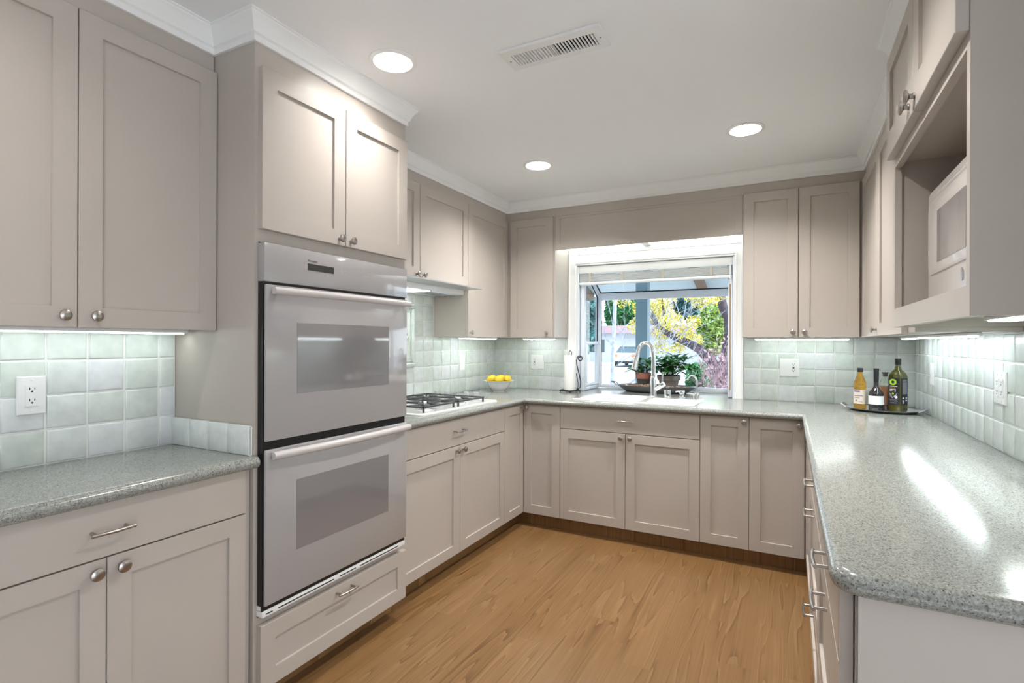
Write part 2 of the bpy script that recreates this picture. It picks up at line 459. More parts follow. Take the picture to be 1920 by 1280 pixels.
def lettering(parent, text, size, origin, xdir, updir, m, name='lettering', depth=0.0004, align='LEFT'):
    c = bpy.data.curves.new(name, 'FONT'); c.body = text; c.size = size; c.extrude = depth; c.align_x = align
    tmp = bpy.data.objects.new(name, c); COL.objects.link(tmp)
    dg = bpy.context.evaluated_depsgraph_get()
    me = bpy.data.meshes.new_from_object(tmp.evaluated_get(dg))
    bpy.data.objects.remove(tmp); bpy.data.curves.remove(c)
    x = Vector(xdir).normalized(); y = Vector(updir).normalized(); z = x.cross(y)
    root = parent
    while root.parent: root = root.parent
    mw = Matrix(((x.x, y.x, z.x, 0), (x.y, y.y, z.y, 0), (x.z, y.z, z.z, 0), (0, 0, 0, 1)))
    mw.translation = Vector(origin) - Vector(root.location)
    me.transform(mw); me.materials.clear(); me.materials.append(m)
    o = bpy.data.objects.new(name, me); COL.objects.link(o); o.parent = parent
    return o


# ---------------------------------------------------------------- the room
ZC = 2.43                       # ceiling
XWL, XWN, XWR, YWB = -2.30, -2.10, 0.698, 4.062
ZT = 0.914                      # countertop
CANS = [(-1.410, 1.657), (-1.412, 3.045), (-0.207, 3.028)]
CANS_ADDED = [(-0.207, 1.657), (-1.41, 0.28)]  # unseen ceiling lights, added as extra fill
VENT = (-0.998, -0.594, 1.783, 1.927)

g = G(); g.box(-3.2, 2.7, 0.30, 4.16, -0.08, 0.0); struct(g, 'floor', M['floor'], 0)
g = G(); g.box(-3.2, 2.7, -3.1, 0.30, -0.08, 0.0); struct(g, 'floor_dining', mat('pale_carpet', (.70, .71, .73, 1), .95, bump=.3, bump_scale=300), 0)  # unseen floor, made pale to bounce neutral light onto the ceiling


def plate_with_holes(outline, holes, z):
    bm = bmesh.new(); es = []
    for loop in [outline] + holes:
        vs = [bm.verts.new((x, y, z)) for x, y in loop]
        es += [bm.edges.new((vs[i], vs[(i + 1) % len(vs)])) for i in range(len(vs))]
    bmesh.ops.triangle_fill(bm, use_beauty=True, use_dissolve=False, edges=es)
    return bm


def circle(c, r, n=32):
    return [(c[0] + r * math.cos(2 * PI * i / n), c[1] + r * math.sin(2 * PI * i / n)) for i in range(n)]


CAN_R = 0.082
g = G(); g.bm.free()
g.bm = plate_with_holes([(-3.2, -3.1), (2.7, -3.1), (2.7, 4.16), (-3.2, 4.16)],
                        [circle(c, CAN_R) for c in CANS + CANS_ADDED]
                        + [[(VENT[0] + .03, VENT[2] + .03), (VENT[1] - .03, VENT[2] + .03), (VENT[1] - .03, VENT[3] - .03), (VENT[0] + .03, VENT[3] - .03)]], ZC)
struct(g, 'ceiling', M['ceiling'], 0)
g = G(); g.box(-3.3, 2.8, -3.2, 5.0, 2.62, 2.70); struct(g, 'roof', M['trim'], 0)

g = G()
g.box(XWL - .1, XWL, 1.204, YWB + .1, 0, ZC); struct(g, 'wall_left', M['wall'], 0)
g = G(); g.box(XWN - .2, XWN, -3.1, 1.204, 0, ZC); struct(g, 'wall_near_left', M['dining_wall'], 0)
g = G(); g.box(XWR, XWR + .1, 0.95, YWB + .1, 0, ZC); struct(g, 'wall_right', M['wall'], 0)
g = G(); g.box(XWR + .1, 2.7, 0.95, 1.05, 0, ZC); struct(g, 'wall_dining_back', M['wall'], 0)
g = G(); g.box(2.7, 2.8, -3.1, -2.9, 0, ZC); g.box(2.7, 2.8, -.1, 1.05, 0, ZC); g.box(2.7, 2.8, -2.9, -.1, 0, .1); g.box(2.7, 2.8, -2.9, -.1, 2.2, ZC); struct(g, 'wall_dining', M['wall'], 0)  # unseen wall; its large opening is added to let sun and daylight in
g = G()
g.box(XWN - .2, 2.8, -3.2, -3.1, 0, ZC)
struct(g, 'wall_rear', M['dining_wall'], 0)
WX0, WX1, WZ1 = -1.530, -0.345, 1.932          # window opening in the back wall
g = G()
g.box(XWL - .1, WX0, YWB, YWB + .1, 0, ZC); g.box(WX1, XWR + .1, YWB, YWB + .1, 0, ZC)
g.box(WX0, WX1, YWB, YWB + .1, WZ1, ZC); g.box(WX0, WX1, YWB, YWB + .1, 0, ZT - .04)
struct(g, 'wall_back', M['trim'], 0)

# soffits: the strip of wall between the cabinets and the crown moulding
ZCR = 2.343
XS, YS, XSR, XSN = -2.028, 3.777, 0.402, -1.858
g = G(); g.box(XWL, XS, 2.016, YWB, 2.281, ZC); struct(g, 'soffit_left', M['paint'], 0)
g = G(); g.box(XS, XSR, YS, YWB, 2.281, ZC); struct(g, 'soffit_back', M['paint'], 0)
g = G(); g.box(XSR, XWR, 2.371, YWB, 2.281, ZC); struct(g, 'soffit_right', M['paint'], 0)
g = G(); g.box(XWN, XSN, -0.2, 1.204, 2.281, ZC); struct(g, 'soffit_near', M['paint'], 0)

# crown moulding, one length for each wall
CP, CH = 0.050, ZC - ZCR
CROWN = [(0.0, 0.0), (0.010, 0.0), (0.010, 0.020), (0.014, 0.024), (0.017, 0.026), (0.019, 0.034), (0.026, 0.050), (0.036, 0.066),
         (0.044, 0.074), (0.045, 0.080), (CP, 0.082), (CP, CH), (0.0, CH)]


def crown(name, path, closed=False):
    """path: plan points along the wall face; the moulding grows to the right-hand side of the path"""
    g = G(); rings = []
    for i, p in enumerate(path):
        p = Vector(p)
        d0 = (p - Vector(path[i - 1])).normalized() if i > 0 else None
        d1 = (Vector(path[i + 1]) - p).normalized() if i < len(path) - 1 else None
        n0 = Vector((d0.y, -d0.x)) if d0 else None
        n1 = Vector((d1.y, -d1.x)) if d1 else None
        if n0 is None: m_ = n1
        elif n1 is None: m_ = n0
        else:
            m_ = (n0 + n1); m_ = m_ / (1 + n0.dot(n1))
        rings.append([(p.x + m_.x * a, p.y + m_.y * a, ZCR + b) for a, b in CROWN])
    g.ring_loft(rings)
    return struct(g, name, M['trim'], 30)


XT, YT0, YT1 = -1.638, 1.208, 2.014            # oven tower front, near side, far side
crown('trim_1', [(XSN, -0.2), (XSN, YT0), (XT, YT0), (XT, YT1), (XS, YT1), (XS, YS), (XSR, YS), (XSR, 2.371), (0.341, 2.371), (0.341, 1.445), (XWR, 1.445)])


# ---------------------------------------------------------------- tile backsplashes
def tiles(name, label, o, plane, us, zs, skip=(), group=None):
    f = facing(o, plane)
    g = G()
    lay = g.bm.loops.layers.float_color.new('tone')
    g.mi = 1
    zt, zb = max(zs), min(zs)
    rect = lambda a0, a1, c0, c1, w: [f(a0, w, c0), f(a1, w, c0), f(a1, w, c1), f(a0, w, c1)]
    solid = [(min(us), max(us), zb, zt)] if not skip else [(us[i], us[i + 1], zs[j], zs[j + 1]) for i in range(len(us) - 1) for j in range(len(zs) - 1)
             if not any(a0 <= (us[i] + us[i + 1]) / 2 <= a1 and c0 <= (zs[j] + zs[j + 1]) / 2 <= c1 for a0, a1, c0, c1 in skip)]
    for a0, a1, c0, c1 in solid:
        g.ring_loft([rect(a0, a1, c0, c1, 0.0), rect(a0, a1, c0, c1, 0.005)])
    g.mi = 0
    R = random.uniform
    for i in range(len(us) - 1):
        for j in range(len(zs) - 1):
            a0, a1, c0, c1 = us[i], us[i + 1], zs[j], zs[j + 1]
            if any(s0 <= (a0 + a1) / 2 <= s1 and t0 <= (c0 + c1) / 2 <= t1 for s0, s1, t0, t1 in skip): continue
            gp = 0.0030
            jit = lambda: R(-.0012, .0012)
            cs = [(a0 + gp + jit(), c0 + gp + jit()), (a1 - gp + jit(), c0 + gp + jit()), (a1 - gp + jit(), c1 - gp + jit()), (a0 + gp + jit(), c1 - gp + jit())]
            tilt = [R(.0085, .0105) for _ in range(4)]
            mid = ((a0 + a1) / 2, (c0 + c1) / 2)
            k = lambda q, e: (q[0] + math.copysign(e, mid[0] - q[0]), q[1] + math.copysign(e, mid[1] - q[1]))
            n0 = len(g.bm.faces)
            g.ring_loft([[f(q[0], .003, q[1]) for q in cs], [f(q[0], .0065, q[1]) for q in cs],
                         [f(k(q, .002)[0], t - .001, k(q, .002)[1]) for q, t in zip(cs, tilt)],
                         [f(k(q, .006)[0], t, k(q, .006)[1]) for q, t in zip(cs, tilt)]], cap0=False)
            g.bm.faces.ensure_lookup_table()
            tone = random.random()
            for fc in g.bm.faces[n0:]:
                for lp in fc.loops: lp[lay] = (tone, tone, tone, 1)
    ob = g.build(name, [M['tile'], M['grout']], None, 35)
    return tag(ob, label, 'backsplash')


def steps(a, b, p):
    r = [a]
    while r[-1] + p < b - 0.012: r.append(r[-1] + p)
    return r + [b]


ZR = [ZT, 1.025, 1.134, 1.244, 1.346]
tiles('tile_backsplash', 'pale green square tile backsplash left of the oven tower', '+x', XWN, [.806 - .113 * k for k in range(9, 0, -1)] + [.806, .919, 1.031, 1.146, 1.2065], ZR)
tiles('tile_backsplash', 'pale green tile backsplash behind the gas cooktop and lemon bowl', '+x', XWL + .001, [2.016] + [2.03 + .111 * k for k in range(1, 18)] + [3.93, 4.056], [ZT, 1.024, 1.132, 1.243, 1.348, 1.46, 1.57, 1.69],
      skip=[(3.165, 4.1, 1.348, 1.8), (2.48, 2.92, 1.14, 1.56)])
tiles('tile_backsplash', 'pale tile backsplash between the left corner and the window', '-y', YWB, steps(XWL, -1.603, .1105), ZR)
tiles('tile_backsplash', 'pale tile backsplash behind the bottle tray, right of the window', '-y', YWB, [-0.283] + [-0.177 + .1103 * k for k in range(8)] + [XWR], ZR)
tiles('tile_backsplash', 'long pale tile backsplash above the right-hand countertop', '-x', XWR - .001, [1.05] + [1.10 + .1095 * k for k in range(27)] + [YWB - .008], ZR)
g = G(); lay = g.bm.loops.layers.float_color.new('tone')
xs = [-2.092, -1.982, -1.874, -1.762, -1.641]
for a, b in zip(xs, xs[1:]):
    g.box(a + .002, b - .002, 1.192, 1.2065, ZT, 1.017, 0.004, 2)
for fc in g.bm.faces:
    for lp in fc.loops: lp[lay] = (.7, .7, .7, 1)
g.mi = 1; g.box(-2.092, -1.643, 1.196, 1.2065, ZT, 1.012)
tag(g.build('tile_upstand', [M['tile'], M['grout']]), 'low row of four tiles against the oven tower side', 'backsplash')

# relief frame tile set into the wall behind the cooktop
t = thing('relief_tile_panel', 'raised tile picture frame with a diamond behind the cooktop', 'tile panel', (XWL + .01, 2.70, 1.14))
g = G(); X0 = XWL
for a0, a1, c0, c1 in [(2.48, 2.92, 1.535, 1.56), (2.48, 2.92, 1.14, 1.165), (2.48, 2.505, 1.165, 1.535), (2.895, 2.92, 1.165, 1.535)]:
    g.box(X0 + .001, X0 + .024, a0, a1, c0, c1, .006, 2)
for a0, a1, c0, c1 in [(2.51, 2.89, 1.510, 1.522), (2.51, 2.89, 1.178, 1.19), (2.862, 2.874, 1.19, 1.51), (2.526, 2.538, 1.19, 1.51)]:
    g.box(X0 + .001, X0 + .017, a0, a1, c0, c1, .004, 2)
g.build('frame', M['tile'], t)
g = G(); g.box(X0 + .0005, X0 + .008, 2.505, 2.895, 1.165, 1.535)
g.build('field', M['tile'], t)
g = G(); c = Vector((0, 2.70, 1.35))
for k in range(4):
    p = [(0, .158), (.16, 0), (0, -.158), (-.16, 0)]
    a, b = p[k], p[(k + 1) % 4]
    g.tube([(X0 + .010, c.y + a[0], c.z + a[1]), (X0 + .010, c.y + b[0], c.z + b[1])], .005, 6)
g.build('diamond', M['tile'], t)


# ---------------------------------------------------------------- countertops
def bullnose(g, path, r=0.020, z=ZT - 0.020, n=8):
    """half-round front edge, path runs along the axis of the round; grows to the right of the path"""
    rings = []
    for i, p in enumerate(path):
        p = Vector(p)
        d0 = (p - Vector(path[i - 1])).normalized() if i > 0 else None
        d1 = (Vector(path[i + 1]) - p).normalized() if i < len(path) - 1 else None
        nn = [Vector((d.y, -d.x)) for d in (d0, d1) if d]
        m_ = nn[0] if len(nn) == 1 else (nn[0] + nn[1]) / (1 + nn[0].dot(nn[1]))
        rings.append([(p.x + m_.x * r * math.cos(a), p.y + m_.y * r * math.cos(a), z + r * math.sin(a)) for a in [PI / 2 - PI * k / n for k in range(n + 1)]])
    vr = [[g.bm.verts.new(q) for q in rg] for rg in rings]
    for a, b in zip(vr, vr[1:]):
        for i in range(n): g.bm.faces.new((a[i], a[i + 1], b[i + 1], b[i]))


def arc(cx, cy, r, a0, a1, n=6):
    return [(cx + r * math.cos(math.radians(a0 + (a1 - a0) * i / n)), cy + r * math.sin(math.radians(a0 + (a1 - a0) * i / n))) for i in range(n + 1)]


def plate(g, outline, holes, z0, z1):
    for z in (z0, z1):
        b2 = plate_with_holes(outline, holes, z)
        me = bpy.data.meshes.new('tmp'); b2.to_mesh(me); b2.free(); g.bm.from_mesh(me); bpy.data.meshes.remove(me)
    for h in holes:
        g.ring_loft([[(x, y, z0) for x, y in h], [(x, y, z1) for x, y in h]], False, False)
    bmesh.ops.remove_doubles(g.bm, verts=g.bm.verts, dist=1e-5)


XC, YC, XRC, YE = -1.654, 3.354, 0.065, 1.062      # front edges of the U shaped countertop
r = 0.020
SINK = (-1.325, -0.540, 3.452, 3.905)
axis_path = [(XC - r, YT1 + .001), (XC - r, YC + r), (XRC + r, YC + r), (XRC + r, YE + r + .03)] + arc(XRC + r + .03, YE + r + .03, .03, 180, 270)[1:] + [(XWR - .001, YE + r)]
out = axis_path + [(XWR - .001, YWB - .001), (WX1 - .004, YWB - .001), (WX1 - .004, 4.545), (WX0 + .004, 4.545), (WX0 + .004, YWB - .001), (XWL + .001, YWB - .001), (XWL + .001, YT1 + .001)]
hole = arc(SINK[1] - .03, SINK[2] + .03, .03, -90, 0) + arc(SINK[1] - .03, SINK[3] - .03, .03, 0, 90) + arc(SINK[0] + .03, SINK[3] - .03, .03, 90, 180) + arc(SINK[0] + .03, SINK[2] + .03, .03, 180, 270)
g = G(); plate(g, out, [hole], ZT - .04, ZT); bullnose(g, axis_path)
bmesh.ops.remove_doubles(g.bm, verts=g.bm.verts, dist=1e-4)
tag(g.build('countertop', M['quartz'], None, 50), 'long speckled grey-green U-shaped quartz countertop around the sink', 'countertop')
g = G()
XCN = -1.600
ap = [(XCN - r, -0.25), (XCN - r, YT0 - .002)]
plate(g, ap + [(XWN + .001, YT0 - .002), (XWN + .001, -0.25)], [], ZT - .04, ZT); bullnose(g, ap)
g.poly([(XCN - r + r * math.cos(a), YT0 - .002, ZT - .02 + r * math.sin(a)) for a in [PI / 2 - PI * k / 8 for k in range(9)]])
tag(g.build('countertop', M['quartz'], None, 50), 'short speckled quartz countertop left of the oven tower', 'countertop')

# ---------------------------------------------------------------- cabinets
ZD0, ZDT, ZDM = 0.098, 0.872, 0.7165      # door bottom, front top, drawer / door split


def unit(name, label, cat, loc, group=None): return thing(name, label, cat, loc, group)


def body(parent, boxes, name='body', m=None):
    g = G()
    for b in boxes: g.box(*b)
    return g.build(name, m or M['paint'], parent, 0)


GB = 'shaker base cabinets'; GU = 'shaker wall cabinets'
# -- near left base unit
XN = -1.634
c = unit('base_cabinet', 'base cabinet with one drawer and two doors, left of the oven tower', 'cabinet', (-1.87, .8, 0), GB)
body(c, [(XWN + .002, XN - .022, 0.325, YT0 - .003, .10, ZT - .041)])
body(c, [(XWN + .002, XN - .085, 0.325, YT0 - .003, 0.0, .099)], 'toe_kick', M['kick'])
d = slab(c, '+x', XN, .335, 1.178, .7245, ZDT); pull(d, '+x', XN, .768, .797, .105)
d = shaker(c, '+x', XN, .7655, 1.178, ZD0, .7205); knob(d, '+x', XN, .797, .690, 1.08)
d = shaker(c, '+x', XN, .335, .7625, ZD0, .7205); knob(d, '+x', XN, .733, .690, 1.08)
body(c, [(XN - .024, XN - .022 + .001, 1.18, YT0 - .003, .10, ZT - .041)], 'filler')
# a second unit further along, of which the frame shows only a corner
c = unit('base_cabinet', 'base cabinet at the left edge of the photo, under the short countertop', 'cabinet', (-1.87, .05, 0), GB)
body(c, [(XWN + .002, XN - .022, -.24, .322, .10, ZT - .041)])
body(c, [(XWN + .002, XN - .085, -.24, .322, 0.0, .099)], 'toe_kick', M['kick'])
slab(c, '+x', XN, -.235, .331, .7245, ZDT); shaker(c, '+x', XN, -.235, .331, ZD0, .7205)
# -- near left wall unit
XU2 = -1.838
c = unit('wall_cabinet', 'tall wall cabinet with two doors, left of the oven tower', 'cabinet', (-1.97, .78, 1.346), GU)
body(c, [(XWN + .002, XU2 - .021, 0.36, YT0 - .002, 1.350, 2.280)])
d = shaker(c, '+x', XU2, .7845, 1.204, 1.346, 2.278); knob(d, '+x', XU2, .823, 1.380)
d = shaker(c, '+x', XU2, .366, .7815, 1.346, 2.278); knob(d, '+x', XU2, .745, 1.380)

# -- oven tower
XD = -1.614
c = unit('oven_tower_cabinet', 'tall built-in cabinet housing the white double oven', 'cabinet', (-1.87, 1.61, 0))
body(c, [(XWL + .002, XT, YT0, YT0 + .016, .09, ZC), (XWL + .002, XT, YT1 - .016, YT1, .09, ZC), (XWL + .002, XT, YT0 + .016, YT1 - .016, 1.655, ZC - .001),
         (XWL + .002, XT, YT0 + .016, YT1 - .016, .09, .345), (XWL + .002, XWL + .02, YT0 + .016, YT1 - .016, .345, 1.655)])
body(c, [(XWL + .002, XT - .075, YT0, YT1, 0.0, .09)], 'toe_kick', M['kick'])
d = shaker(c, '+x', XD, 1.2215, 1.6085, 1.6985, 2.260, .060, t=.024); knob(d, '+x', XD, 1.574, 1.724)
d = shaker(c, '+x', XD, 1.6125, 2.0035, 1.6985, 2.260, .060, t=.024); knob(d, '+x', XD, 1.637, 1.724)
d = shaker(c, '+x', XD, 1.2215, 2.0035, .0945, .320, .060, 'drawer', t=.024); pull(d, '+x', XD, 1.606, .294, .104)

# -- double wall oven
XO = -1.600
ov = thing('double_oven', 'white built-in double wall oven with grey glass windows', 'oven', (-1.85, 1.606, .35))
g = G(); g.box(-2.20, XO - .012, 1.2235, 1.9865, .352, 1.650); g.build('oven_body', M['black'], ov, 0)
p = G(); p.box(XO - .037, XO, 1.2195, 1.9865, 1.5155, 1.650, .003, 2); cp = p.build('control_panel', M['enamel'], ov, 30)
g = G(); g.box(XO - .001, XO + .0012, 1.404, 1.533, 1.5755, 1.6005); g.build('display', M['display'], cp, 0)
lettering(cp, 'Thermador', .0098, (XO + .0003, 1.4045, 1.6085), (0, 1, 0), (0, 0, 1), M['logo'], 'logo_lettering')
MARKS = [(1.569, 1.609, .009, .0018), (1.569, 1.603, .012, .0014), (1.569, 1.596, .010, .0018), (1.569, 1.590, .012, .0014), (1.569, 1.583, .010, .0016),
                     (1.590, 1.608, .007, .0022), (1.590, 1.597, .007, .0022), (1.590, 1.584, .007, .0022),
                     (1.640, 1.598, .003, .003), (1.640, 1.589, .003, .003), (1.640, 1.580, .003, .003),
                     (1.688, 1.617, .028, .0016), (1.682, 1.611, .012, .0018), (1.706, 1.609, .006, .0022), (1.682, 1.598, .009, .0022), (1.706, 1.595, .006, .0022), (1.680, 1.585, .036, .0018),
                     (1.738, 1.616, .022, .0016), (1.738, 1.607, .007, .0022), (1.760, 1.605, .006, .0022), (1.738, 1.594, .007, .0022), (1.760, 1.592, .006, .0022), (1.774, 1.600, .004, .002)]
for (u, z, w, h) in MARKS:
    g = G(); g.box(XO - .001, XO + .0005, u, u + w, z - h, z); g.build('control_marking', M['print'], cp, 0)


def oven_door(z0, z1, wz0, wz1, hz):
    g = G(); g.box(XO - .011, XO, 1.2265, 1.9875, z0, z1, .004, 2); d = g.build('oven_door', M['enamel'], ov, 30)
    g = G(); g.box(XO - .003, XO + .0011, 1.357, 1.859, wz0, wz1); g.build('window', M['oven_glass'], d, 0)
    g = G()
    pts = []
    for k in range(13):
        s = k / 12
        pts.append((XO + .026 + .016 * math.sin(PI * s), 1.238 + (1.976 - 1.238) * s, hz))
    prof = [(-.010, -.013), (.004, -.014), (.011, -.008), (.012, .004), (.006, .012), (-.010, .013)]
    rings = [[(p_[0] + a, p_[1], p_[2] + b) for a, b in prof] for p_ in pts]
    g.ring_loft(rings)
    for y in (1.250, 1.945): g.box(XO - .001, XO + .024, y, y + .022, hz - .010, hz + .010, .003, 2)
    g.build('handle', M['handle_white'], d, 50)


oven_door(.9595, 1.5065, 1.117, 1.376, 1.484)
oven_door(.3895, .9305, .5455, .802, .912)
g = G(); g.box(XO - .05, XO - .006, 1.222, 1.985, .352, .372, .002, 2); g.box(XO - .05, XO - .018, 1.222, 1.985, .374, .3885)
vt = g.build('vent_trim', M['white'], ov, 30)
g = G()
for a, b in [(1.235, 1.262), (1.285, 1.545), (1.575, 1.665), (1.690, 1.935)]: g.box(XO - .007, XO - .0052, a, b, .3595, .3635)
g.build('vent_slot', M['gap'], vt, 0)

# -- left run base: cooktop unit and corner unit
XL, YB = -1.678, 3.387
c = unit('base_cabinet', 'base cabinet with one wide drawer and two doors under the gas cooktop', 'cabinet', (-1.98, 2.56, 0), GB)
body(c, [(XWL + .002, XL - .021, YT1 + .002, 3.105, .10, ZT - .041)])
body(c, [(XWL + .002, XL - .078, YT1 + .002, 3.105, 0.0, .099)], 'toe_kick', M['kick'])
d = slab(c, '+x', XL, 2.020, 3.104, .7185, .870); pull(d, '+x', XL, 2.545, .803, .112)
d = shaker(c, '+x', XL, 2.020, 2.5665, ZD0, .7145, (.065, .065, .058, .064)); knob(d, '+x', XL, 2.527, .690)
d = shaker(c, '+x', XL, 2.5695, 3.104, ZD0, .7145, (.062, .058, .058, .063)); knob(d, '+x', XL, 2.594, .689)
c = unit('corner_base_cabinet', 'corner base cabinet whose two narrow doors meet under the countertop bend', 'cabinet', (-1.99, 3.6, 0), GB)
body(c, [(XWL + .002, XL - .021, 3.107, YWB - .002, .10, ZT - .041), (XL - .021, -1.400, YB + .021, YWB - .002, .10, ZT - .041)])
g = G(); g.box(XWL + .002, XL - .078, 3.107, YWB - .002, 0, .099); g.box(XL - .078, -1.400, YB + .078, YWB - .002, 0, .099); g.build('toe_kick', M['kick'], c, 0)
d = shaker(c, '+x', XL, 3.107, YB + .0, ZD0, .870, (.062, .050, .058, .060)); knob(d, '+x', XL, 3.338, .848)
d = shaker(c, '-y', YB, XL + .0015, -1.399, ZD0, .870, (.060, .062, .062, .060)); knob(d, '-y', YB, -1.650, .848)

# -- back run
c = unit('sink_cabinet', 'base cabinet with a false drawer and two doors under the sink', 'cabinet', (-.94, 3.7, 0), GB)
body(c, [(-1.398, -.481, YB + .021, YB + .045, .10, ZT - .041), (-1.398, -1.380, YB + .045, YWB - .002, .10, ZT - .041), (-.499, -.481, YB + .045, YWB - .002, .10, ZT - .041),
         (-1.380, -.499, YB + .045, YWB - .002, .10, .12)])
body(c, [(-1.398, -.481, YB + .078, YWB - .002, 0, .099)], 'toe_kick', M['kick'])
d = slab(c, '-y', YB, -1.396, -.4815, .7195, .872); pull(d, '-y', YB, -.939, .800, .104)
d = shaker(c, '-y', YB, -1.396, -.9425, ZD0, .7155); knob(d, '-y', YB, -.968, .690)
d = shaker(c, '-y', YB, -.9395, -.4815, ZD0, .7155); knob(d, '-y', YB, -.908, .691)
c = unit('base_cabinet', 'base cabinet with two tall narrow doors right of the sink cabinet', 'cabinet', (-.19, 3.7, 0), GB)
body(c, [(-.479, .108, YB + .021, YWB - .002, .10, ZT - .041)])
body(c, [(-.479, .108, YB + .078, YWB - .002, 0, .099)], 'toe_kick', M['kick'])
d = shaker(c, '-y', YB, -.4785, -.2075, ZD0, .872); knob(d, '-y', YB, -.233, .848)
d = shaker(c, '-y', YB, -.2045, .079, ZD0, .872); knob(d, '-y', YB, .053, .846)

# -- right run (its doors are seen edge-on)
XR = 0.083
c = unit('corner_base_cabinet', 'blank corner base cabinet at the far end of the right-hand run', 'cabinet', (.4, 3.0, 0), GB)
body(c, [(.110, XWR - .002, 2.664, YWB - .002, .10, ZT - .041)])
body(c, [(.160, XWR - .002, 2.664, YWB - .002, 0, .099)], 'toe_kick', M['kick'])
shaker(c, '-x', XR + .003, 2.668, 3.360, ZD0, .872)
for nm, y0, y1, lab in [('far', 1.9165, 2.6615, 'base cabinet with three drawers further from the camera, right-hand run'), ('near', 1.128, 1.9135, 'base cabinet with three drawers nearest the camera, right-hand run')]:
    c = unit('drawer_cabinet', lab, 'cabinet', (.4, (y0 + y1) / 2, 0), GB)
    body(c, [(.1055, XWR - .002, y0 + (.0 if nm == 'far' else -.022), y1, .10, ZT - .041)])
    body(c, [(.160, XWR - .002, y0, y1, 0, .099)], 'toe_kick', M['kick'])
    yc = (y0 + y1) / 2
    if nm == 'near': y0 = 1.156; body(c, [(XR, .1035, 1.126, 1.153, .10, .873)], 'end_stile')
    d = slab(c, '-x', XR, y0 + .0015, y1 - .0015, .7185, .872); pull(d, '-x', XR, yc - .08, .800, .112, .003)
    d = shaker(c, '-x', XR, y0 + .0015, y1 - .0015, .336, .7145, (.07, .07, .07, .07), 'drawer'); pull(d, '-x', XR, yc, .668, .112, .003)
    d = shaker(c, '-x', XR, y0 + .0015, y1 - .0015, ZD0, .3315, (.07, .07, .06, .06), 'drawer'); pull(d, '-x', XR, yc, .302, .112, .003)
    if nm == 'near': body(c, [(.108, XWR - .002, 1.0935, 1.105, 0.0, ZT - .041)], 'end_panel')

# -- wall units on the left run
XU = -2.008
c = unit('wall_cabinet', 'short wall cabinet with two doors above the range hood', 'cabinet', (-2.15, 2.6, 1.70), GU)
body(c, [(XWL + .002, XU - .021, YT1 + .002, 3.166, 1.700, 2.280)])
d = shaker(c, '+x', XU, 2.066, 2.615, 1.704, 2.278); knob(d, '+x', XU, 2.584, 1.722)
d = shaker(c, '+x', XU, 2.619, 3.164, 1.704, 2.278); knob(d, '+x', XU, 2.647, 1.722)
c = unit('wall_cabinet', 'tall single-door wall cabinet right of the range hood', 'cabinet', (-2.15, 3.45, 1.346), GU)
body(c, [(XWL + .002, XU - .021, 3.168, YWB - .002, 1.349, 2.280)])
d = shaker(c, '+x', XU, 3.169, 3.764, 1.346, 2.279); knob(d, '+x', XU, 3.193, 1.378)
# -- back wall units
YU = 3.756
c = unit('wall_cabinet', 'tall single-door wall cabinet left of the window', 'cabinet', (-1.8, 3.9, 1.346), GU)
body(c, [(XU - .020, -1.604, YU + .021, YWB - .002, 1.349, 2.280)])
d = shaker(c, '-y', YU, -1.984, -1.616, 1.346, 2.278); knob(d, '-y', YU, -1.660, 1.382)
c = unit('wall_cabinet', 'tall wall cabinet with two doors right of the window', 'cabinet', (.06, 3.9, 1.346), GU)
body(c, [(-.272, .400, YU + .021, YWB - .002, 1.349, 2.280)])
d = shaker(c, '-y', YU, -.265, .0475, 1.346, 2.280); knob(d, '-y', YU, .020, 1.378)
d = shaker(c, '-y', YU, .0525, .371, 1.346, 2.280); knob(d, '-y', YU, .084, 1.378)
# valance panel above the window
vz = thing('window_valance', 'framed panel bridging the wall cabinets above the window', 'valance', (-.94, YS, 2.022))
g = G(); g.ring_loft(panel_rings(facing('-y', YS), -1.603, -.273, 2.022, 2.2805, (.040, .045, .045, .018), .018, .005)); g.build('panel', M['paint'], vz, 0)
# -- right wall units
XUR = 0.382
c = unit('wall_cabinet', 'tall wall cabinet with two doors in the right corner beyond the microwave', 'cabinet', (.55, 3.1, 1.346), GU)
body(c, [(XUR + .021, XWR - .002, 2.371, YWB - .002, 1.350, 2.280)])
d = shaker(c, '-x', XUR, 3.126, 3.752, 1.346, 2.280); knob(d, '-x', XUR, 3.150, 1.378)
d = shaker(c, '-x', XUR, 2.500, 3.122, 1.346, 2.280)
# -- microwave cabinet
XM, MY0, MY1 = 0.339, 1.443, 2.369
c = unit('microwave_cabinet', 'wall cabinet with an open microwave niche and two upper doors', 'cabinet', (.52, 1.9, 1.367), GU)
body(c, [(XM + .02, XWR - .002, MY0, MY0 + .018, 1.367, ZC - .001), (XM + .02, XWR - .002, MY1 - .018, MY1, 1.367, ZC - .001), (XM + .021, XWR - .002, MY0 + .018, MY1 - .018, 1.395, 1.432),
         (XM + .022, XWR - .002, MY0 + .018, MY1 - .018, 1.943 + .02, ZC - .002), (XWR - .012, XWR - .002, MY0 + .018, MY1 - .018, 1.432, 1.963)])
g = G()
g.box(XM - .0005, XM + .02, MY0, MY1, 1.367, 1.433); g.box(XM - .0005, XM + .02, MY0, MY1, 1.943, ZC - .001)
g.box(XM - .0005, XM + .02, MY0, 1.468, 1.433, 1.943); g.box(XM - .0005, XM + .02, 2.341, MY1, 1.433, 1.943)
g.build('face_frame', M['paint'], c, 0)
XMD = .313
d = shaker(c, '-x', XMD, 1.447, 1.886, 1.975, 2.330, (.07, .072, .085, .06), t=.025); knob(d, '-x', XMD, 1.858, 2.010, 1.3)
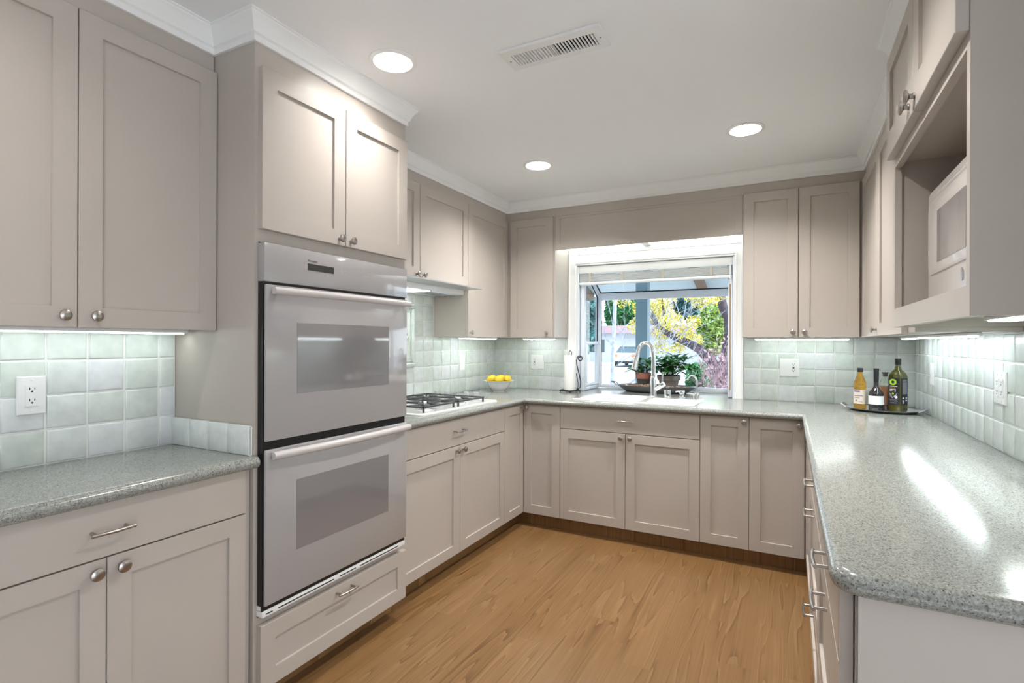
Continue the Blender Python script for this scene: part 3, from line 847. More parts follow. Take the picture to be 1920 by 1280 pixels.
d = shaker(c, '-x', XMD, 1.890, 2.350, 1.975, 2.330, (.07, .07, .085, .06), t=.025); knob(d, '-x', XMD, 1.936, 2.010, 1.3)

# -- microwave
XV = .420
mw = thing('microwave_oven', 'white countertop microwave sitting in the wall cabinet niche', 'microwave', (.54, 1.94, 1.432))
g = G(); g.box(XV + .012, XWR - .02, 1.640, 2.262, 1.443, 1.816, .006, 2)
for a in (1.68, 2.22):
    for b in (XV + .05, XWR - .06): g.cyl((b, a, 1.4322), (b, a, 1.444), .012, .012, 10)
g.build('casing', M['mw_white'], mw, 30)
g = G(); f = facing('-x', XV)


def rrect(u0, u1, z0, z1, rr, w, n=5):
    pts = []
    for (cu, cz, a0) in [(u1 - rr, z0 + rr, -90), (u1 - rr, z1 - rr, 0), (u0 + rr, z1 - rr, 90), (u0 + rr, z0 + rr, 180)]:
        for k in range(n + 1):
            a = math.radians(a0 + 90 * k / n); pts.append(f(cu + rr * math.cos(a), w, cz + rr * math.sin(a)))
    return pts


g.ring_loft([rrect(1.640, 2.262, 1.443, 1.816, .012, -.014), rrect(1.640, 2.262, 1.443, 1.816, .012, -.004), rrect(1.646, 2.256, 1.449, 1.810, .012, 0)])
fr = g.build('front_panel', M['mw_white'], mw, 30)
g = G(); g.ring_loft([rrect(1.760, 2.238, 1.535, 1.775, .03, -.002), rrect(1.760, 2.238, 1.535, 1.775, .03, .003), rrect(1.764, 2.234, 1.539, 1.771, .03, .005)])
dr = g.build('door', M['mw_white'], mw, 30)
g = G(); g.ring_loft([rrect(1.80, 2.109, 1.566, 1.729, .004, .004), rrect(1.80, 2.109, 1.566, 1.729, .004, .0062)]); g.build('window', mat('microwave_screen', (.27, .255, .255, 1), .12, coat=.6), dr, 30)
g = G(); g.tube([f(1.765, .006, 1.783), f(2.10, .006, 1.783)], .002, 6); g.build('trim_line', M['chrome'], fr)
g = G(); g.lathe([(.012, -.001), (.012, .003), (.009, .0045)], f(1.851, 0, 1.499), (-1, 0, 0), 20, sq=(1.5, .75)); g.build('badge', M['steel'], fr)

# ---------------------------------------------------------------- under-cabinet light bars
GL = 'under-cabinet light bars'


def light_bar(label, x0, x1, y0, y1, z, lamp='cool_lamp'):
    t = thing('light_bar', label, 'light', ((x0 + x1) / 2, (y0 + y1) / 2, z), GL)
    g = G(); g.box(x0, x1, y0, y1, z - .012, z, .003, 2); g.build('housing', M['white'], t, 30)
    g = G(); g.box(x0 + .008, x1 - .008, y0 + .012, y1 - .012, z - .0165, z - .0115, .002, 2); g.build('diffuser', M[lamp], t, 30)


light_bar('light bar under the tall wall cabinet left of the oven tower', -2.03, -1.98, .42, 1.19, 1.349, 'cool_lamp_low')
light_bar('light bar under the single-door cabinet right of the range hood', -2.135, -2.085, 3.22, 3.74, 1.348)
light_bar('light bar under the single-door cabinet left of the window', -1.95, -1.66, 3.900, 3.945, 1.348)
light_bar('light bar under the two-door cabinet right of the window', -.21, .34, 3.900, 3.945, 1.348)
light_bar('light bar under the right corner cabinet beyond the microwave', .560, .605, 2.42, 3.72, 1.349, 'day_lamp')
light_bar('light bar under the microwave cabinet', .545, .625, 1.50, 2.18, 1.394, 'cool_lamp')

# ceiling light over the window nook
t = thing('nook_light', 'glowing two-panel light recessed above the window', 'light', (-.94, 3.93, 2.03))
g = G(); g.box(-1.602, -.276, YS + .019, YWB - .002, 2.060, 2.075); g.box(-.99, -.93, YS + .03, YWB - .004, 2.050, 2.0605); g.box(-1.60, -.278, YS + .019, YS + .03, 2.045, 2.06); g.build('frame', M['trim'], t, 0)
for a, b in ((-1.595, -.992), (-.928, -.283)):
    g = G(); g.box(a, b, YS + .032, YWB - .006, 2.0555, 2.0597); g.build('diffuser', M['nook_lamp'], t, 0)

# ---------------------------------------------------------------- recessed ceiling lights
LBL = {0: 'recessed ceiling light nearest the oven tower', 1: 'recessed ceiling light above the corner by the window', 2: 'recessed ceiling light on the right, over the two narrow doors'}


def can_light(c, label):
    t = thing('recessed_light', label, 'light', (c[0], c[1], ZC), 'recessed ceiling lights')
    x, y = c
    g = G()
    g.lathe([(CAN_R - .001, .0), (CAN_R + .012, .0005), (CAN_R + .013, -.003), (CAN_R + .008, -.006), (CAN_R - .006, -.006), (CAN_R - .008, 0.0)], (x, y, ZC), (0, 0, 1), 40, False, False)
    g.build('trim_ring', M['trim'], t)
    g = G(); g.lathe([(CAN_R - .007, -.004), (.066, .045), (.058, .09)], (x, y, ZC), (0, 0, 1), 40, False, False); g.build('reflector', M['cone'], t)
    g = G(); g.lathe([(.057, .088), (.05, .080), (.03, .075), (.001, .073)], (x, y, ZC), (0, 0, 1), 32, True, True); g.build('bulb', M['warm_lamp'], t)
    l = bpy.data.lights.new('can_lamp', 'AREA'); l.shape = 'DISK'; l.size = .11; l.energy = CAN_POWER * {CANS[0]: .27, CANS_ADDED[0]: .70, CANS_ADDED[1]: .22, CANS[1]: .95}.get(c, 1.15); l.color = (1.0, .97, .94); l.spread = math.radians(140 if c == CANS[0] else 172)
    o = bpy.data.objects.new('can_lamp', l); COL.objects.link(o); o.parent = t; o.location = (0, 0, .050)


for i, c in enumerate(CANS): can_light(c, LBL[i])
for i, c in enumerate(CANS_ADDED): can_light(c, ['recessed ceiling light above the right-hand countertop, out of frame', 'recessed ceiling light behind the camera on the left', 'recessed ceiling light behind the camera on the right'][i])

# ---------------------------------------------------------------- ceiling vent
x0, x1, y0, y1 = VENT
t = thing('ceiling_vent', 'white louvred ceiling register, half closed', 'vent', ((x0 + x1) / 2, (y0 + y1) / 2, ZC))
g = G()
zt, zb = ZC - .001, ZC - .012
sx0, sx1, sy0, sy1 = x0 + .036, x1 - .036, y0 + .036, y1 - .030
for a0, a1, b0, b1 in [(x0, x1, y0, sy0), (x0, x1, sy1, y1), (x0, sx0, sy0, sy1), (sx1, x1, sy0, sy1), ((x0 + x1) / 2 - .006, (x0 + x1) / 2 + .006, sy0, sy1)]:
    g.box(a0, a1, b0, b1, zb, zt)
n = 26
for k in range(n):
    u = sx0 + (sx1 - sx0) * (k + .5) / n
    if abs(u - (x0 + x1) / 2) > .006: g.box(u - .0028, u + .0028, sy0, sy1, zb, zb + .004)
g.build('face_plate', M['white'], t, 30)
g = G()
for k in range(13):
    u = sx0 + (sx1 - sx0) * (k + .5) / 26
    g.box(-.0068, .0068, sy0 - (sy0 + sy1) / 2, sy1 - (sy0 + sy1) / 2, -.001, .001, rot=Matrix.Rotation(math.radians(22), 3, 'Y'), at_=(u, (sy0 + sy1) / 2, zb + .0075))
g.build('louvre', M['white'], t, 0)
g = G(); g.box(sx0 - .004, sx1 + .004, sy0 - .004, sy1 + .004, ZC + .05, ZC + .055); g.box(sx0 - .006, sx0 - .004, sy0, sy1, ZC, ZC + .05); g.box(sx1 + .004, sx1 + .006, sy0, sy1, ZC, ZC + .05)
g.box(sx0, sx1, sy0 - .006, sy0 - .004, ZC, ZC + .05); g.box(sx0, sx1, sy1 + .004, sy1 + .006, ZC, ZC + .05)
g.build('duct', M['gap'], t, 0)
g = G()
for u in (x0 + .018, x1 - .018): g.lathe([(.004, 0), (.004, -.0015), (.001, -.003)], (u, (y0 + y1) / 2, zb), (0, 0, 1), 10)
g.build('screw', M['nickel'], t)
g = G(); g.box(sx1 - .010, sx1 - .004, sy0 + .004, sy0 + .034, zb - .004, zb + .002, .002); g.build('lever', M['white'], t, 30)


# ---------------------------------------------------------------- outlets and switches
def plate_unit(label, cat, o, plane, uc, zc, gangs):
    """gangs: list of 'outlet', 'gfci', 'rocker'"""
    f = facing(o, plane)
    w = .0365 + .0215 * (len(gangs) - 1) + (.0015 if len(gangs) > 1 else 0)
    t = thing('wall_outlet' if 'outlet' in gangs[0] or 'gfci' in gangs else 'light_switch', label, cat, f(uc, 0, zc - .0595), 'outlets and switches on the tiles')
    g = G()
    rect = lambda a, c, ww: [f(uc - a, ww, zc - c), f(uc + a, ww, zc - c), f(uc + a, ww, zc + c), f(uc - a, ww, zc + c)]
    g.ring_loft([rect(w, .0595, 0), rect(w, .0595, .003), rect(w - .003, .0565, .0058)])
    g.build('cover_plate', M['white'], t, 0)
    for i, kind in enumerate(gangs):
        u = uc + (i - (len(gangs) - 1) / 2) * .046
        g = G(); bx = lambda a, b, c_, d_, w0, w1, bev=0: box_on(g, f, a, b, c_, d_, w0, w1)
        bx(u - .0165, u + .0165, zc - .033, zc + .033, .0055, .0075)
        part = g.build({'outlet': 'receptacle', 'gfci': 'receptacle', 'rocker': 'rocker'}[kind], M['white'], t, 0)
        if kind == 'rocker':
            continue
        g = G()
        for s_ in (-1, 1):
            zz = zc + s_ * (.0175 if kind == 'outlet' else .021)
            box_on(g, f, u - .0078, u - .0052, zz, zz + .008, .007, .0079)
            box_on(g, f, u + .0052, u + .0074, zz + .001, zz + .0075, .007, .0079)
            g.lathe([(.0028, 0), (.0028, .0009)], f(u, .007, zz - .005), normal(o), 10)
        g.build('slot', M['black'], part, 0)
        if kind == 'gfci':
            g = G(); box_on(g, f, u - .006, u + .006, zc + .001, zc + .006, .007, .0095); g.build('reset_button', M['red'], part, 0)
            g = G(); box_on(g, f, u - .006, u + .006, zc - .006, zc - .001, .007, .0095); g.build('test_button', M['black'], part, 0)
    g = G()
    for i in range(len(gangs)):
        u = uc + (i - (len(gangs) - 1) / 2) * .046
        for s_ in (-1, 1): g.lathe([(.0032, 0), (.003, .0012), (.001, .002)], f(u, .0055, zc + s_ * .048), normal(o), 10)
    g.build('screw', M['white'], t)


def box_on(g, f, u0, u1, z0, z1, w0, w1):
    rect = lambda w: [f(u0, w, z0), f(u1, w, z0), f(u1, w, z1), f(u0, w, z1)]
    g.ring_loft([rect(w0), rect(w1)])


TF = .0108
plate_unit('white duplex outlet on the tiles left of the oven tower', 'outlet', '+x', XWN + TF, .768, 1.137, ['outlet'])
plate_unit('narrow white switch on the tiles between cooktop and lemon bowl', 'switch', '+x', XWL + TF, 3.522, 1.145, ['rocker'])
plate_unit('white outlet and switch plate on the tiles left of the window', 'outlet', '-y', YWB - TF, -1.879, 1.145, ['gfci', 'rocker'])
plate_unit('white switch and red-button outlet plate right of the window', 'outlet', '-y', YWB - TF, .0035, 1.145, ['rocker', 'gfci'])
plate_unit('narrow white switch on the right-hand tiles beside the bottles', 'switch', '-x', XWR - TF, 3.584, 1.145, ['rocker'])
plate_unit('white double outlet plate on the tiles at the right photo edge', 'outlet', '-x', XWR - TF, 2.538, 1.148, ['outlet', 'outlet'])

# ---------------------------------------------------------------- garden window
# inner casing on the back wall
prof = [(0, -.002), (0, .016), (.012, .016), (.015, .010), (.050, .009), (.053, .014), (.060, .014), (.063, .008), (.070, .008), (.070, -.002)]
cx0, cx1, cz1 = WX0 - .070, WX1 + .058, 2.034
kt, kr = .102 / .070, .058 / .070
g = G()
g.ring_loft([[(cx0 + a, YWB - d, ZT + .0005) for a, d in prof], [(cx0 + a, YWB - d, cz1 - a * kt) for a, d in prof],
             [(cx1 - a * kr, YWB - d, cz1 - a * kt) for a, d in prof], [(cx1 - a * kr, YWB - d, ZT + .0005) for a, d in prof]])
struct(g, 'trim_2', M['trim'], 30)
g = G(); g.box(WX0, WX0 + .012, YWB + .002, 4.13, ZT, WZ1); g.box(WX1 - .012, WX1, YWB + .002, 4.13, ZT, WZ1); g.box(WX0, WX1, YWB + .002, 4.13, WZ1 - .004, WZ1 + .008)
struct(g, 'trim_3', M['vinyl'], 0)

GX0, GX1, GY, GZT, GZB = -1.512, -0.362, 4.515, 1.742, 0.918       # garden window: side planes, front plane, eave and sill
RY, RZ = 4.12, 1.945                                               # top of its sloped roof
win = bpy.data.objects.new('window_1', None); COL.objects.link(win); win.location = ((GX0 + GX1) / 2, GY, GZB)
win['kind'] = 'structure'; win['label'] = 'projecting garden window with a sloped glass top over the sink'; win['category'] = 'window'
g = G()
g.box(GX0, GX1, GY - .035, GY, GZB, GZB + .032, .003)                               # front sill bar
g.box(GX0, GX1, GY - .04, GY, 1.680, GZT - .004, .003)                                # front head bar
g.box(GX0, GX0 + .046, GY - .045, GY, GZB, GZT, .003); g.box(GX1 - .046, GX1, GY - .045, GY, GZB, GZT, .003)
for x in (GX0, GX1 - .030):
    g.box(x, x + .03, 4.10, 4.150, GZB, RZ, .003)                                     # wall jambs
    g.box(x, x + .03, 4.150, GY - .045, GZB, GZB + .028, .003)
    d = Vector((0, GY - RY, GZT - RZ)); L_ = d.length
    ang = math.atan2(d.z, d.y)
    g.box(-.018, .018, -L_ / 2, L_ / 2, -.02, .02, .003, rot=Matrix.Rotation(ang, 3, 'X'), at_=(x + .015, (GY + RY) / 2, (GZT + RZ) / 2 - .012))
g.box(GX0, GX1, RY - .02, RY + .02, RZ - .02, RZ + .02, .003)
g.build('window_frame', M['vinyl'], win, 30)
g = G()
g.tube([(GX0 + .046, GY - .030, 1.7425), (GX1 - .046, GY - .030, 1.7425)], .006, 6)
d = Vector((0, GY - RY, GZT - RZ))
for x in (GX0 + .044, GX1 - .044): g.tube([(x, GY - .030, 1.7425), (x, RY, RZ - .004)], .005, 6)
for x in (GX0 + .0475, GX1 - .0475): g.tube([(x, GY - .02, GZB + .032), (x, GY - .02, 1.680)], .0035, 6)
g.build('gasket', M['gap'], win)
for x, nm in ((GX0, 'l'), (GX1 - .030, 'r')):
    g = G()
    for z in (.950, 1.292): g.box(x + .002, x + .034, 4.150, GY - .047, z, z + .026, .003)
    for y in (4.150, GY - .075): g.box(x + .002, x + .034, y, y + .028, .976, 1.292, .003)
    v = g.build('vent_sash', M['vinyl'], win, 30)
    g = G(); g.box(x + .012, x + .016, 4.178, GY - .075, .976, 1.292); g.build('vent_pane', M['pane'], v, 0)
    g = G(); g.ring_loft([[(x + .012, 4.150, 1.318), (x + .012, GY - .046, 1.318), (x + .012, GY - .046, 1.715), (x + .012, 4.150, 1.90)],
                          [(x + .016, 4.150, 1.318), (x + .016, GY - .046, 1.318), (x + .016, GY - .046, 1.715), (x + .016, 4.150, 1.90)]]); g.build('side_pane', M['pane'], win, 0)
    g = G(); g.tube([(x + .018, GY - .048, 1.32), (x + .018, GY - .048, 1.708), (x + .018, 4.20, 1.868)], .005, 6); g.build('gasket', M['gap'], win)
g = G(); g.box(GX0 + .046, GX1 - .046, GY - .022, GY - .018, GZB + .032, 1.680); g.build('front_pane', M['pane'], win, 0)
g = G(); g.ring_loft([[(GX0 + .03, GY - .03, GZT + .006), (GX1 - .03, GY - .03, GZT + .006), (GX1 - .03, RY, RZ + .004), (GX0 + .03, RY, RZ + .004)],
                      [(GX0 + .03, GY - .03, GZT + .010), (GX1 - .03, GY - .03, GZT + .010), (GX1 - .03, RY, RZ + .008), (GX0 + .03, RY, RZ + .008)]]); g.build('roof_pane', M['pane'], win, 0)

# blind drawn up under the window head
bl = thing('window_blind', 'white slatted blind drawn up at the top of the window', 'blind', (-.94, 4.09, 1.77))
BX0, BX1 = -1.516, -.359
g = G(); g.box(BX0, BX1, 4.070, 4.078, 1.866, 1.926, .002); g.box(BX0, BX1, 4.078, 4.115, 1.885, 1.926); g.build('headrail', M['trim'], bl, 30)
g = G()
for k in range(9):
    z = 1.860 - k * .0068
    g.box(BX0 + .002, BX1 - .006, 4.075, 4.122, z - .0018, z + .0012)
g.build('slats', M['trim'], bl, 0)
g = G(); g.box(BX0, BX1 - .006, 4.072, 4.124, 1.776, 1.797, .004); rail = g.build('bottom_rail', M['trim'], bl, 30)
g = G(); g.box(-1.385, -1.345, 4.085, 4.105, 1.7753, 1.7762); g.box(-1.295, -1.245, 4.085, 4.105, 1.7753, 1.7762); g.build('sticker', M['sticker'], rail, 0)
g = G(); g.box(-1.343, -1.300, 4.083, 4.107, 1.7753, 1.7762); g.build('red_sticker', M['red'], rail, 0)
for u in (-1.425, -1.160, -.850, -.505):
    g = G(); g.box(u - .010, u + .010, 4.0702, 4.0712, 1.798, 1.866); g.build('ladder_tape', M['tape'], bl, 0)
g = G(); g.tube([(-1.15, 4.074, 1.78), (-1.153, 4.075, 1.74), (-1.146, 4.075, 1.71)], .0012, 5); g.build('cord', M['trim'], bl)
g = G(); g.tube([(-.374, 4.066, 1.905), (-.373, 4.060, 1.73)], .0035, 8); w_ = g.build('wand', M['vinyl'], bl)
g = G(); g.tube([(-.373, 4.060, 1.73), (-.372, 4.058, .975)], .0042, 8); g.build('wand_rod', M['wand'], w_)

# ---------------------------------------------------------------- sink and taps
sk = thing('sink', 'white double-bowl kitchen sink below the window', 'sink', (-.93, 3.68, ZT - .2))
SX0, SX1, SY0, SY1 = SINK[0] - .012, SINK[1] + .012, SINK[2] - .012, SINK[3] + .012


def rr2(x0, x1, y0, y1, r_, z, n=6):
    return [(a, b, z) for a, b in arc(x1 - r_, y0 + r_, r_, -90, 0, n) + arc(x1 - r_, y1 - r_, r_, 0, 90, n) + arc(x0 + r_, y1 - r_, r_, 90, 180, n) + arc(x0 + r_, y0 + r_, r_, 180, 270, n)]


b1 = (-1.298, -.880, 3.478, 3.875, .05); b2 = (-.838, -.566, 3.478, 3.775, .05)
g = G()
zt = ZT + .007
o2 = [(p[0], p[1]) for p in rr2(SX0, SX1, SY0, SY1, .04, 0)]
h1 = [(p[0], p[1]) for p in rr2(*b1, 0)]; h2 = [(p[0], p[1]) for p in rr2(*b2, 0)]
bt = plate_with_holes(o2, [h1, h2], zt); me = bpy.data.meshes.new('tmp'); bt.to_mesh(me); bt.free(); g.bm.from_mesh(me); bpy.data.meshes.remove(me)
g.ring_loft([[(x, y, zt) for x, y in o2], rr2(SX0 - .004, SX1 + .004, SY0 - .004, SY1 + .004, .042, ZT + .0035), rr2(SX0 - .004, SX1 + .004, SY0 - .004, SY1 + .004, .042, ZT + .0005)], False, False)
for b in (b1, b2):
    x0, x1, y0, y1, r_ = b
    g.ring_loft([rr2(x0, x1, y0, y1, r_, zt), rr2(x0 + .003, x1 - .003, y0 + .003, y1 - .003, r_, zt - .006), rr2(x0 + .012, x1 - .012, y0 + .012, y1 - .012, r_, ZT - .15),
                 rr2(x0 + .04, x1 - .04, y0 + .04, y1 - .04, r_, ZT - .19)], False, True)
bmesh.ops.remove_doubles(g.bm, verts=g.bm.verts, dist=1e-5)
g.build('basin', M['ceramic'], sk, 40)
for b in (b1, b2):
    g = G(); g.lathe([(.045, 0), (.045, .003), (.03, .001), (.005, .0005)], ((b[0] + b[1]) / 2, (b[2] + b[3]) / 2 + .05, ZT - .1898), (0, 0, 1), 24); g.build('drain', M['chrome'], sk)

fx, fy, fz = -.859, 3.822, ZT + .0075
fa = thing('kitchen_faucet', 'tall chrome gooseneck pull-down faucet at the sink', 'faucet', (fx, fy, fz))
g = G(); g.lathe([(.028, 0), (.028, .006), (.0235, .010), (.0215, .030), (.0205, .13), (.0165, .15)], (fx, fy, fz), (0, 0, 1), 28); g.build('base', M['chrome'], fa)
dv = Vector((-.80, -.60)).normalized()
pts = [(fx, fy, fz + .13), (fx, fy, fz + .22), (fx, fy, 1.205)]
Rr = .060
for k in range(1, 11):
    a = PI * k / 10 * .93
    s_ = Rr * (1 - math.cos(a)); pts.append((fx + dv.x * s_, fy + dv.y * s_, 1.215 + .093 * math.sin(a)))
g = G(); g.tube(pts, [.0165, .0155, .0145] + [.0142] * 10, 16); g.build('spout', M['chrome'], fa)
e = Vector(pts[-1]); dn = Vector((dv.x * .22, dv.y * .22, -1)).normalized()
g = G(); g.lathe([(.0143, -.002), (.0160, .012), (.0185, .060), (.0225, .112), (.0225, .118), (.016, .122)], e, dn, 24); hd = g.build('spray_head', M['chrome'], fa)
g = G(); g.lathe([(.017, .1215), (.015, .127)], e, dn, 20); g.build('nozzle', M['iron'], hd)
hp = Vector((fx + .018, fy - .004, fz + .060)); he = Vector((-.785, 3.810, 1.017))
g = G(); g.cyl(hp, hp.lerp(he, .45), .0165, .0165, 18); g.lathe([(.0175, 0), (.0185, .004), (.0185, .038), (.0165, .042)], hp.lerp(he, .45), he - hp, 20); hb = g.build('lever_body', M['chrome'], fa)
g = G(); g.tube([(-.796, 3.813, 1.012), (-.794, 3.814, 1.06), (-.793, 3.815, 1.104)], [.0045, .0042, .0046], 10); g.build('lever', M['chrome'], hb)

t = thing('air_gap_cap', 'short chrome cylinder cap on the sink deck right of the faucet', 'sink fitting', (-.762, 3.828, ZT + .0075))
g = G(); g.lathe([(.0245, 0), (.0245, .003), (.0225, .005), (.0225, .05), (.0215, .056), (.015, .058)], (-.762, 3.828, ZT + .0075), n=24); g.build('cap', M['chrome'], t)
g = G(); g.box(-.764, -.748, 3.8045, 3.808, ZT + .022, ZT + .034, .001); g.build('vent_slot', M['gap'], t, 0)
t = thing('soap_dispenser', 'chrome soap dispenser with a stub nozzle on the sink deck', 'soap dispenser', (-.664, 3.828, ZT + .0075))
g = G(); g.lathe([(.0225, 0), (.0225, .004), (.016, .008), (.0135, .020), (.0135, .032), (.0195, .036), (.0205, .050), (.018, .056), (.008, .058)], (-.664, 3.828, ZT + .0075), n=24); g.build('pump', M['chrome'], t)
g = G(); g.tube([(-.672, 3.825, ZT + .056), (-.690, 3.815, ZT + .057), (-.704, 3.808, ZT + .053)], [.0075, .0065, .005], 10); g.build('nozzle', M['chrome'], t)
t = thing('filter_faucet', 'small curved chrome filter tap at the right end of the sink', 'faucet', (-.568, 3.838, ZT + .0075))
g = G(); g.lathe([(.021, 0), (.021, .004), (.0195, .006), (.0195, .034), (.015, .042), (.007, .046)], (-.568, 3.838, ZT + .0075), n=24); g.build('base', M['chrome'], t)
pts = [(-.566, 3.838, ZT + .05), (-.565, 3.838, 1.02)]
for k in range(1, 9):
    a = PI * k / 8 * .90; pts.append((-.565 - .030 * (1 - math.cos(a)), 3.838 - .012 * (1 - math.cos(a)), 1.032 + .052 * math.sin(a)))
g = G(); g.tube(pts, [.006] * 8 + [.0055, .007], 10); g.build('spout', M['chrome'], t)
g = G(); g.tube([(-.582, 3.830, ZT + .044), (-.612, 3.818, ZT + .047), (-.630, 3.812, ZT + .046)], [.006, .0045, .004], 8); g.build('lever', M['chrome'], t)

# ---------------------------------------------------------------- gas cooktop
ct = thing('gas_cooktop', 'white gas cooktop with four burners and black grates', 'cooktop', (-1.97, 2.67, ZT))
CX0, CX1, CY0, CY1 = -2.235, -1.718, 2.262, 3.085
g = G(); g.ring_loft([rr2(CX0, CX1, CY0, CY1, .02, ZT + .0005), rr2(CX0, CX1, CY0, CY1, .02, ZT + .007), rr2(CX0 + .006, CX1 - .006, CY0 + .006, CY1 - .006, .02, ZT + .012),
                      rr2(CX0 + .04, CX1 - .04, CY0 + .04, CY1 - .04, .02, ZT + .0105)]); g.build('cooktop_plate', M['ceramic'], ct, 30)
BUR = [(-1.845, 2.465), (-2.095, 2.465), (-1.845, 2.805), (-2.095, 2.805)]
for i, (x, y) in enumerate(BUR):
    g = G(); k = 1.0 if i in (0, 3) else .8
    g.lathe([(.058 * k, 0), (.056 * k, .003), (.042 * k, .006), (.040 * k, .016), (.036 * k, .018)], (x, y, ZT + .010), n=28); b = g.build('burner', M['steel'], ct)
    g = G(); g.lathe([(.036 * k, 0), (.038 * k, .002), (.037 * k, .007), (.030 * k, .0095)], (x, y, ZT + .0285), n=28); g.build('burner_cap', M['iron'], b)
for ya, yb in ((2.315, 2.615), (2.655, 2.955)):
    g = G(); xa, xb = CX0 + .025, CX1 - .030; z0 = ZT + .034; ym = (ya + yb) / 2; hb = .006
    for a0, a1, c0, c1 in [(xa, xb, ya, ya + .011), (xa, xb, yb - .011, yb), (xa, xa + .011, ya, yb), (xb - .011, xb, ya, yb), ((xa + xb) / 2 - .0055, (xa + xb) / 2 + .0055, ya, yb)]:
        g.box(a0, a1, c0, c1, z0, z0 + .011, .002)
    for x in (-1.845, -2.095):
        g.box(x - .005, x + .005, ya, ym - .028, z0 + .001, z0 + .013, .002); g.box(x - .005, x + .005, ym + .028, yb, z0 + .001, z0 + .013, .002)
        for s_ in (-1, 1):
            xe = xa if (s_ < 0 and x < -2) else xb if (s_ > 0 and x > -2) else (xa + xb) / 2
            x1_ = x + s_ * .028
            g.box(min(x1_, xe), max(x1_, xe), ym - .005, ym + .005, z0 + .001, z0 + .013, .002)
    for x in (xa + .006, xb - .006, (xa + xb) / 2):
        for y in (ya + .006, yb - .006): g.cyl((x, y, ZT + .0102), (x, y, z0 + .002), .007, .006, 8)
    g.build('grate', M['iron'], ct, 30)
for x in (-2.175, -2.090, -1.930, -1.848):
    g = G(); g.lathe([(.021, 0), (.021, .004), (.0165, .007), (.0155, .022), (.013, .025)], (x, 3.022, ZT + .0108), n=20); g.box(x - .016, x + .016, 3.017, 3.027, ZT + .034, ZT + .060, .003)
    g.build('knob', M['knob_grey'], ct)

# ---------------------------------------------------------------- range hood
hd = thing('range_hood', 'slim slide-out range hood with a lit lamp over the cooktop', 'range hood', (-2.1, 2.6, 1.63))
g = G(); g.box(XWL + .012, -2.035, 2.10, 3.155, 1.640, 1.699, .003); g.build('hood_body', M['white'], hd, 30)
g = G(); g.ring_loft([[(-2.036, y, z) for y, z in ((2.10, 1.672), (3.150, 1.672), (3.150, 1.690), (2.10, 1.690))], [(-1.872, y, z) for y, z in ((2.10, 1.672), (3.150, 1.672), (3.150, 1.677), (2.10, 1.677))]]); g.build('visor', M['steel'], hd, 0)
g = G()
for x in (-2.20, -2.14, -2.08): g.box(x - .012, x + .012, 2.80, 3.13, 1.634, 1.640)
g.box(-2.24, -2.04, 2.765, 2.785, 1.630, 1.640, .002); g.build('filter', M['steel'], hd, 0)
g = G(); g.box(-2.20, -2.09, 2.30, 2.735, 1.6335, 1.6405, .002); g.build('lamp_lens', M['cool_lamp'], hd, 0)

# ---------------------------------------------------------------- lemons in a bowl
bx, by = -2.066, 3.722
bw = thing('fruit_bowl', 'small white flared bowl holding lemons in the far left corner', 'bowl', (bx, by, ZT))
g = G(); g.lathe([(.046, .0005), (.047, .008), (.060, .018), (.082, .046), (.094, .078), (.126, .086), (.127, .089), (.092, .084), (.080, .052), (.056, .022), (.001, .016)], (bx, by, ZT), n=40)
g.build('bowl', M['ceramic'], bw)


def lemon(c, rot, label, r_=.034):
    g = G(); g.lathe([(.0005, -.046), (.005, -.043), (.010, -.038), (.022, -.030), (.031, -.016), (.0335, 0), (.031, .016), (.022, .030), (.010, .038), (.006, .043), (.0005, .0455)], (0, 0, 0), n=20)
    for v in g.bm.verts: v.co = rot @ v.co + Vector(c)
    tag(g.build('lemon', M['lemon']), label, 'lemon', 'lemons in the white bowl')


RX = lambda a, b: Matrix.Rotation(a, 3, 'Z') @ Matrix.Rotation(b, 3, 'Y')
lemon((bx - .058, by - .012, ZT + .099), RX(.5, 1.3), 'yellow lemon at the left of the white bowl')
lemon((bx + .026, by - .040, ZT + .099), RX(-.3, 1.2), 'yellow lemon in the middle front of the white bowl')
lemon((bx + .058, by + .034, ZT + .099), RX(1.9, 1.5), 'yellow lemon at the right rear of the white bowl')
lemon((bx - .012, by + .052, ZT + .098), RX(.2, 1.4), 'yellow lemon half hidden at the back of the white bowl')
lemon((bx - .006, by + .004, ZT + .060), RX(.9, 1.5), 'yellow lemon at the bottom of the white bowl under the others')

# ---------------------------------------------------------------- paper towel holder
tx, ty = -1.553, 3.975
ph = thing('paper_towel_holder', 'black scrolled wire paper towel holder left of the sink', 'paper towel holder', (tx, ty, ZT))
k_ = ty / 4.032
g = G()
ring = [(tx + .080 * math.cos(2 * PI * i / 28), ty + .080 * math.sin(2 * PI * i / 28), ZT + .014) for i in range(29)]
g.tube(ring, .0042, 8)
g.tube([(tx - .08, ty, ZT + .014), (tx + .08, ty, ZT + .014)], .004, 8)
base = g.build('base', M['wire'], ph)
for a in (200, 290, 20, 110):
    g = G(); a = math.radians(a); g.sphere((tx + .078 * math.cos(a), ty + .078 * math.sin(a), ZT + .0085), .0083, seg=12, rings=8); g.build('foot', M['wire'], ph)
g = G(); g.tube([(tx - .011, ty, ZT + .012), (tx - .011, ty, 1.212)] + [(tx - .011 * math.cos(PI * k / 6), ty, 1.222 + .022 * math.sin(PI * k / 6)) for k in range(7)] + [(tx + .011, ty, 1.212), (tx + .011, ty, ZT + .012)], .0034, 8); g.build('post', M['wire'], ph)
c0 = Vector((tx + .086, ty - .012, 1.183))
sp = [(tx + .058, ty - .02, ZT + .016), (tx + .090, ty - .018, .955), (tx + .094, ty - .016, 1.00), (tx + .078, ty - .015, 1.07), (tx + .060, ty - .014, 1.135), (tx + .058, ty - .013, 1.170)]
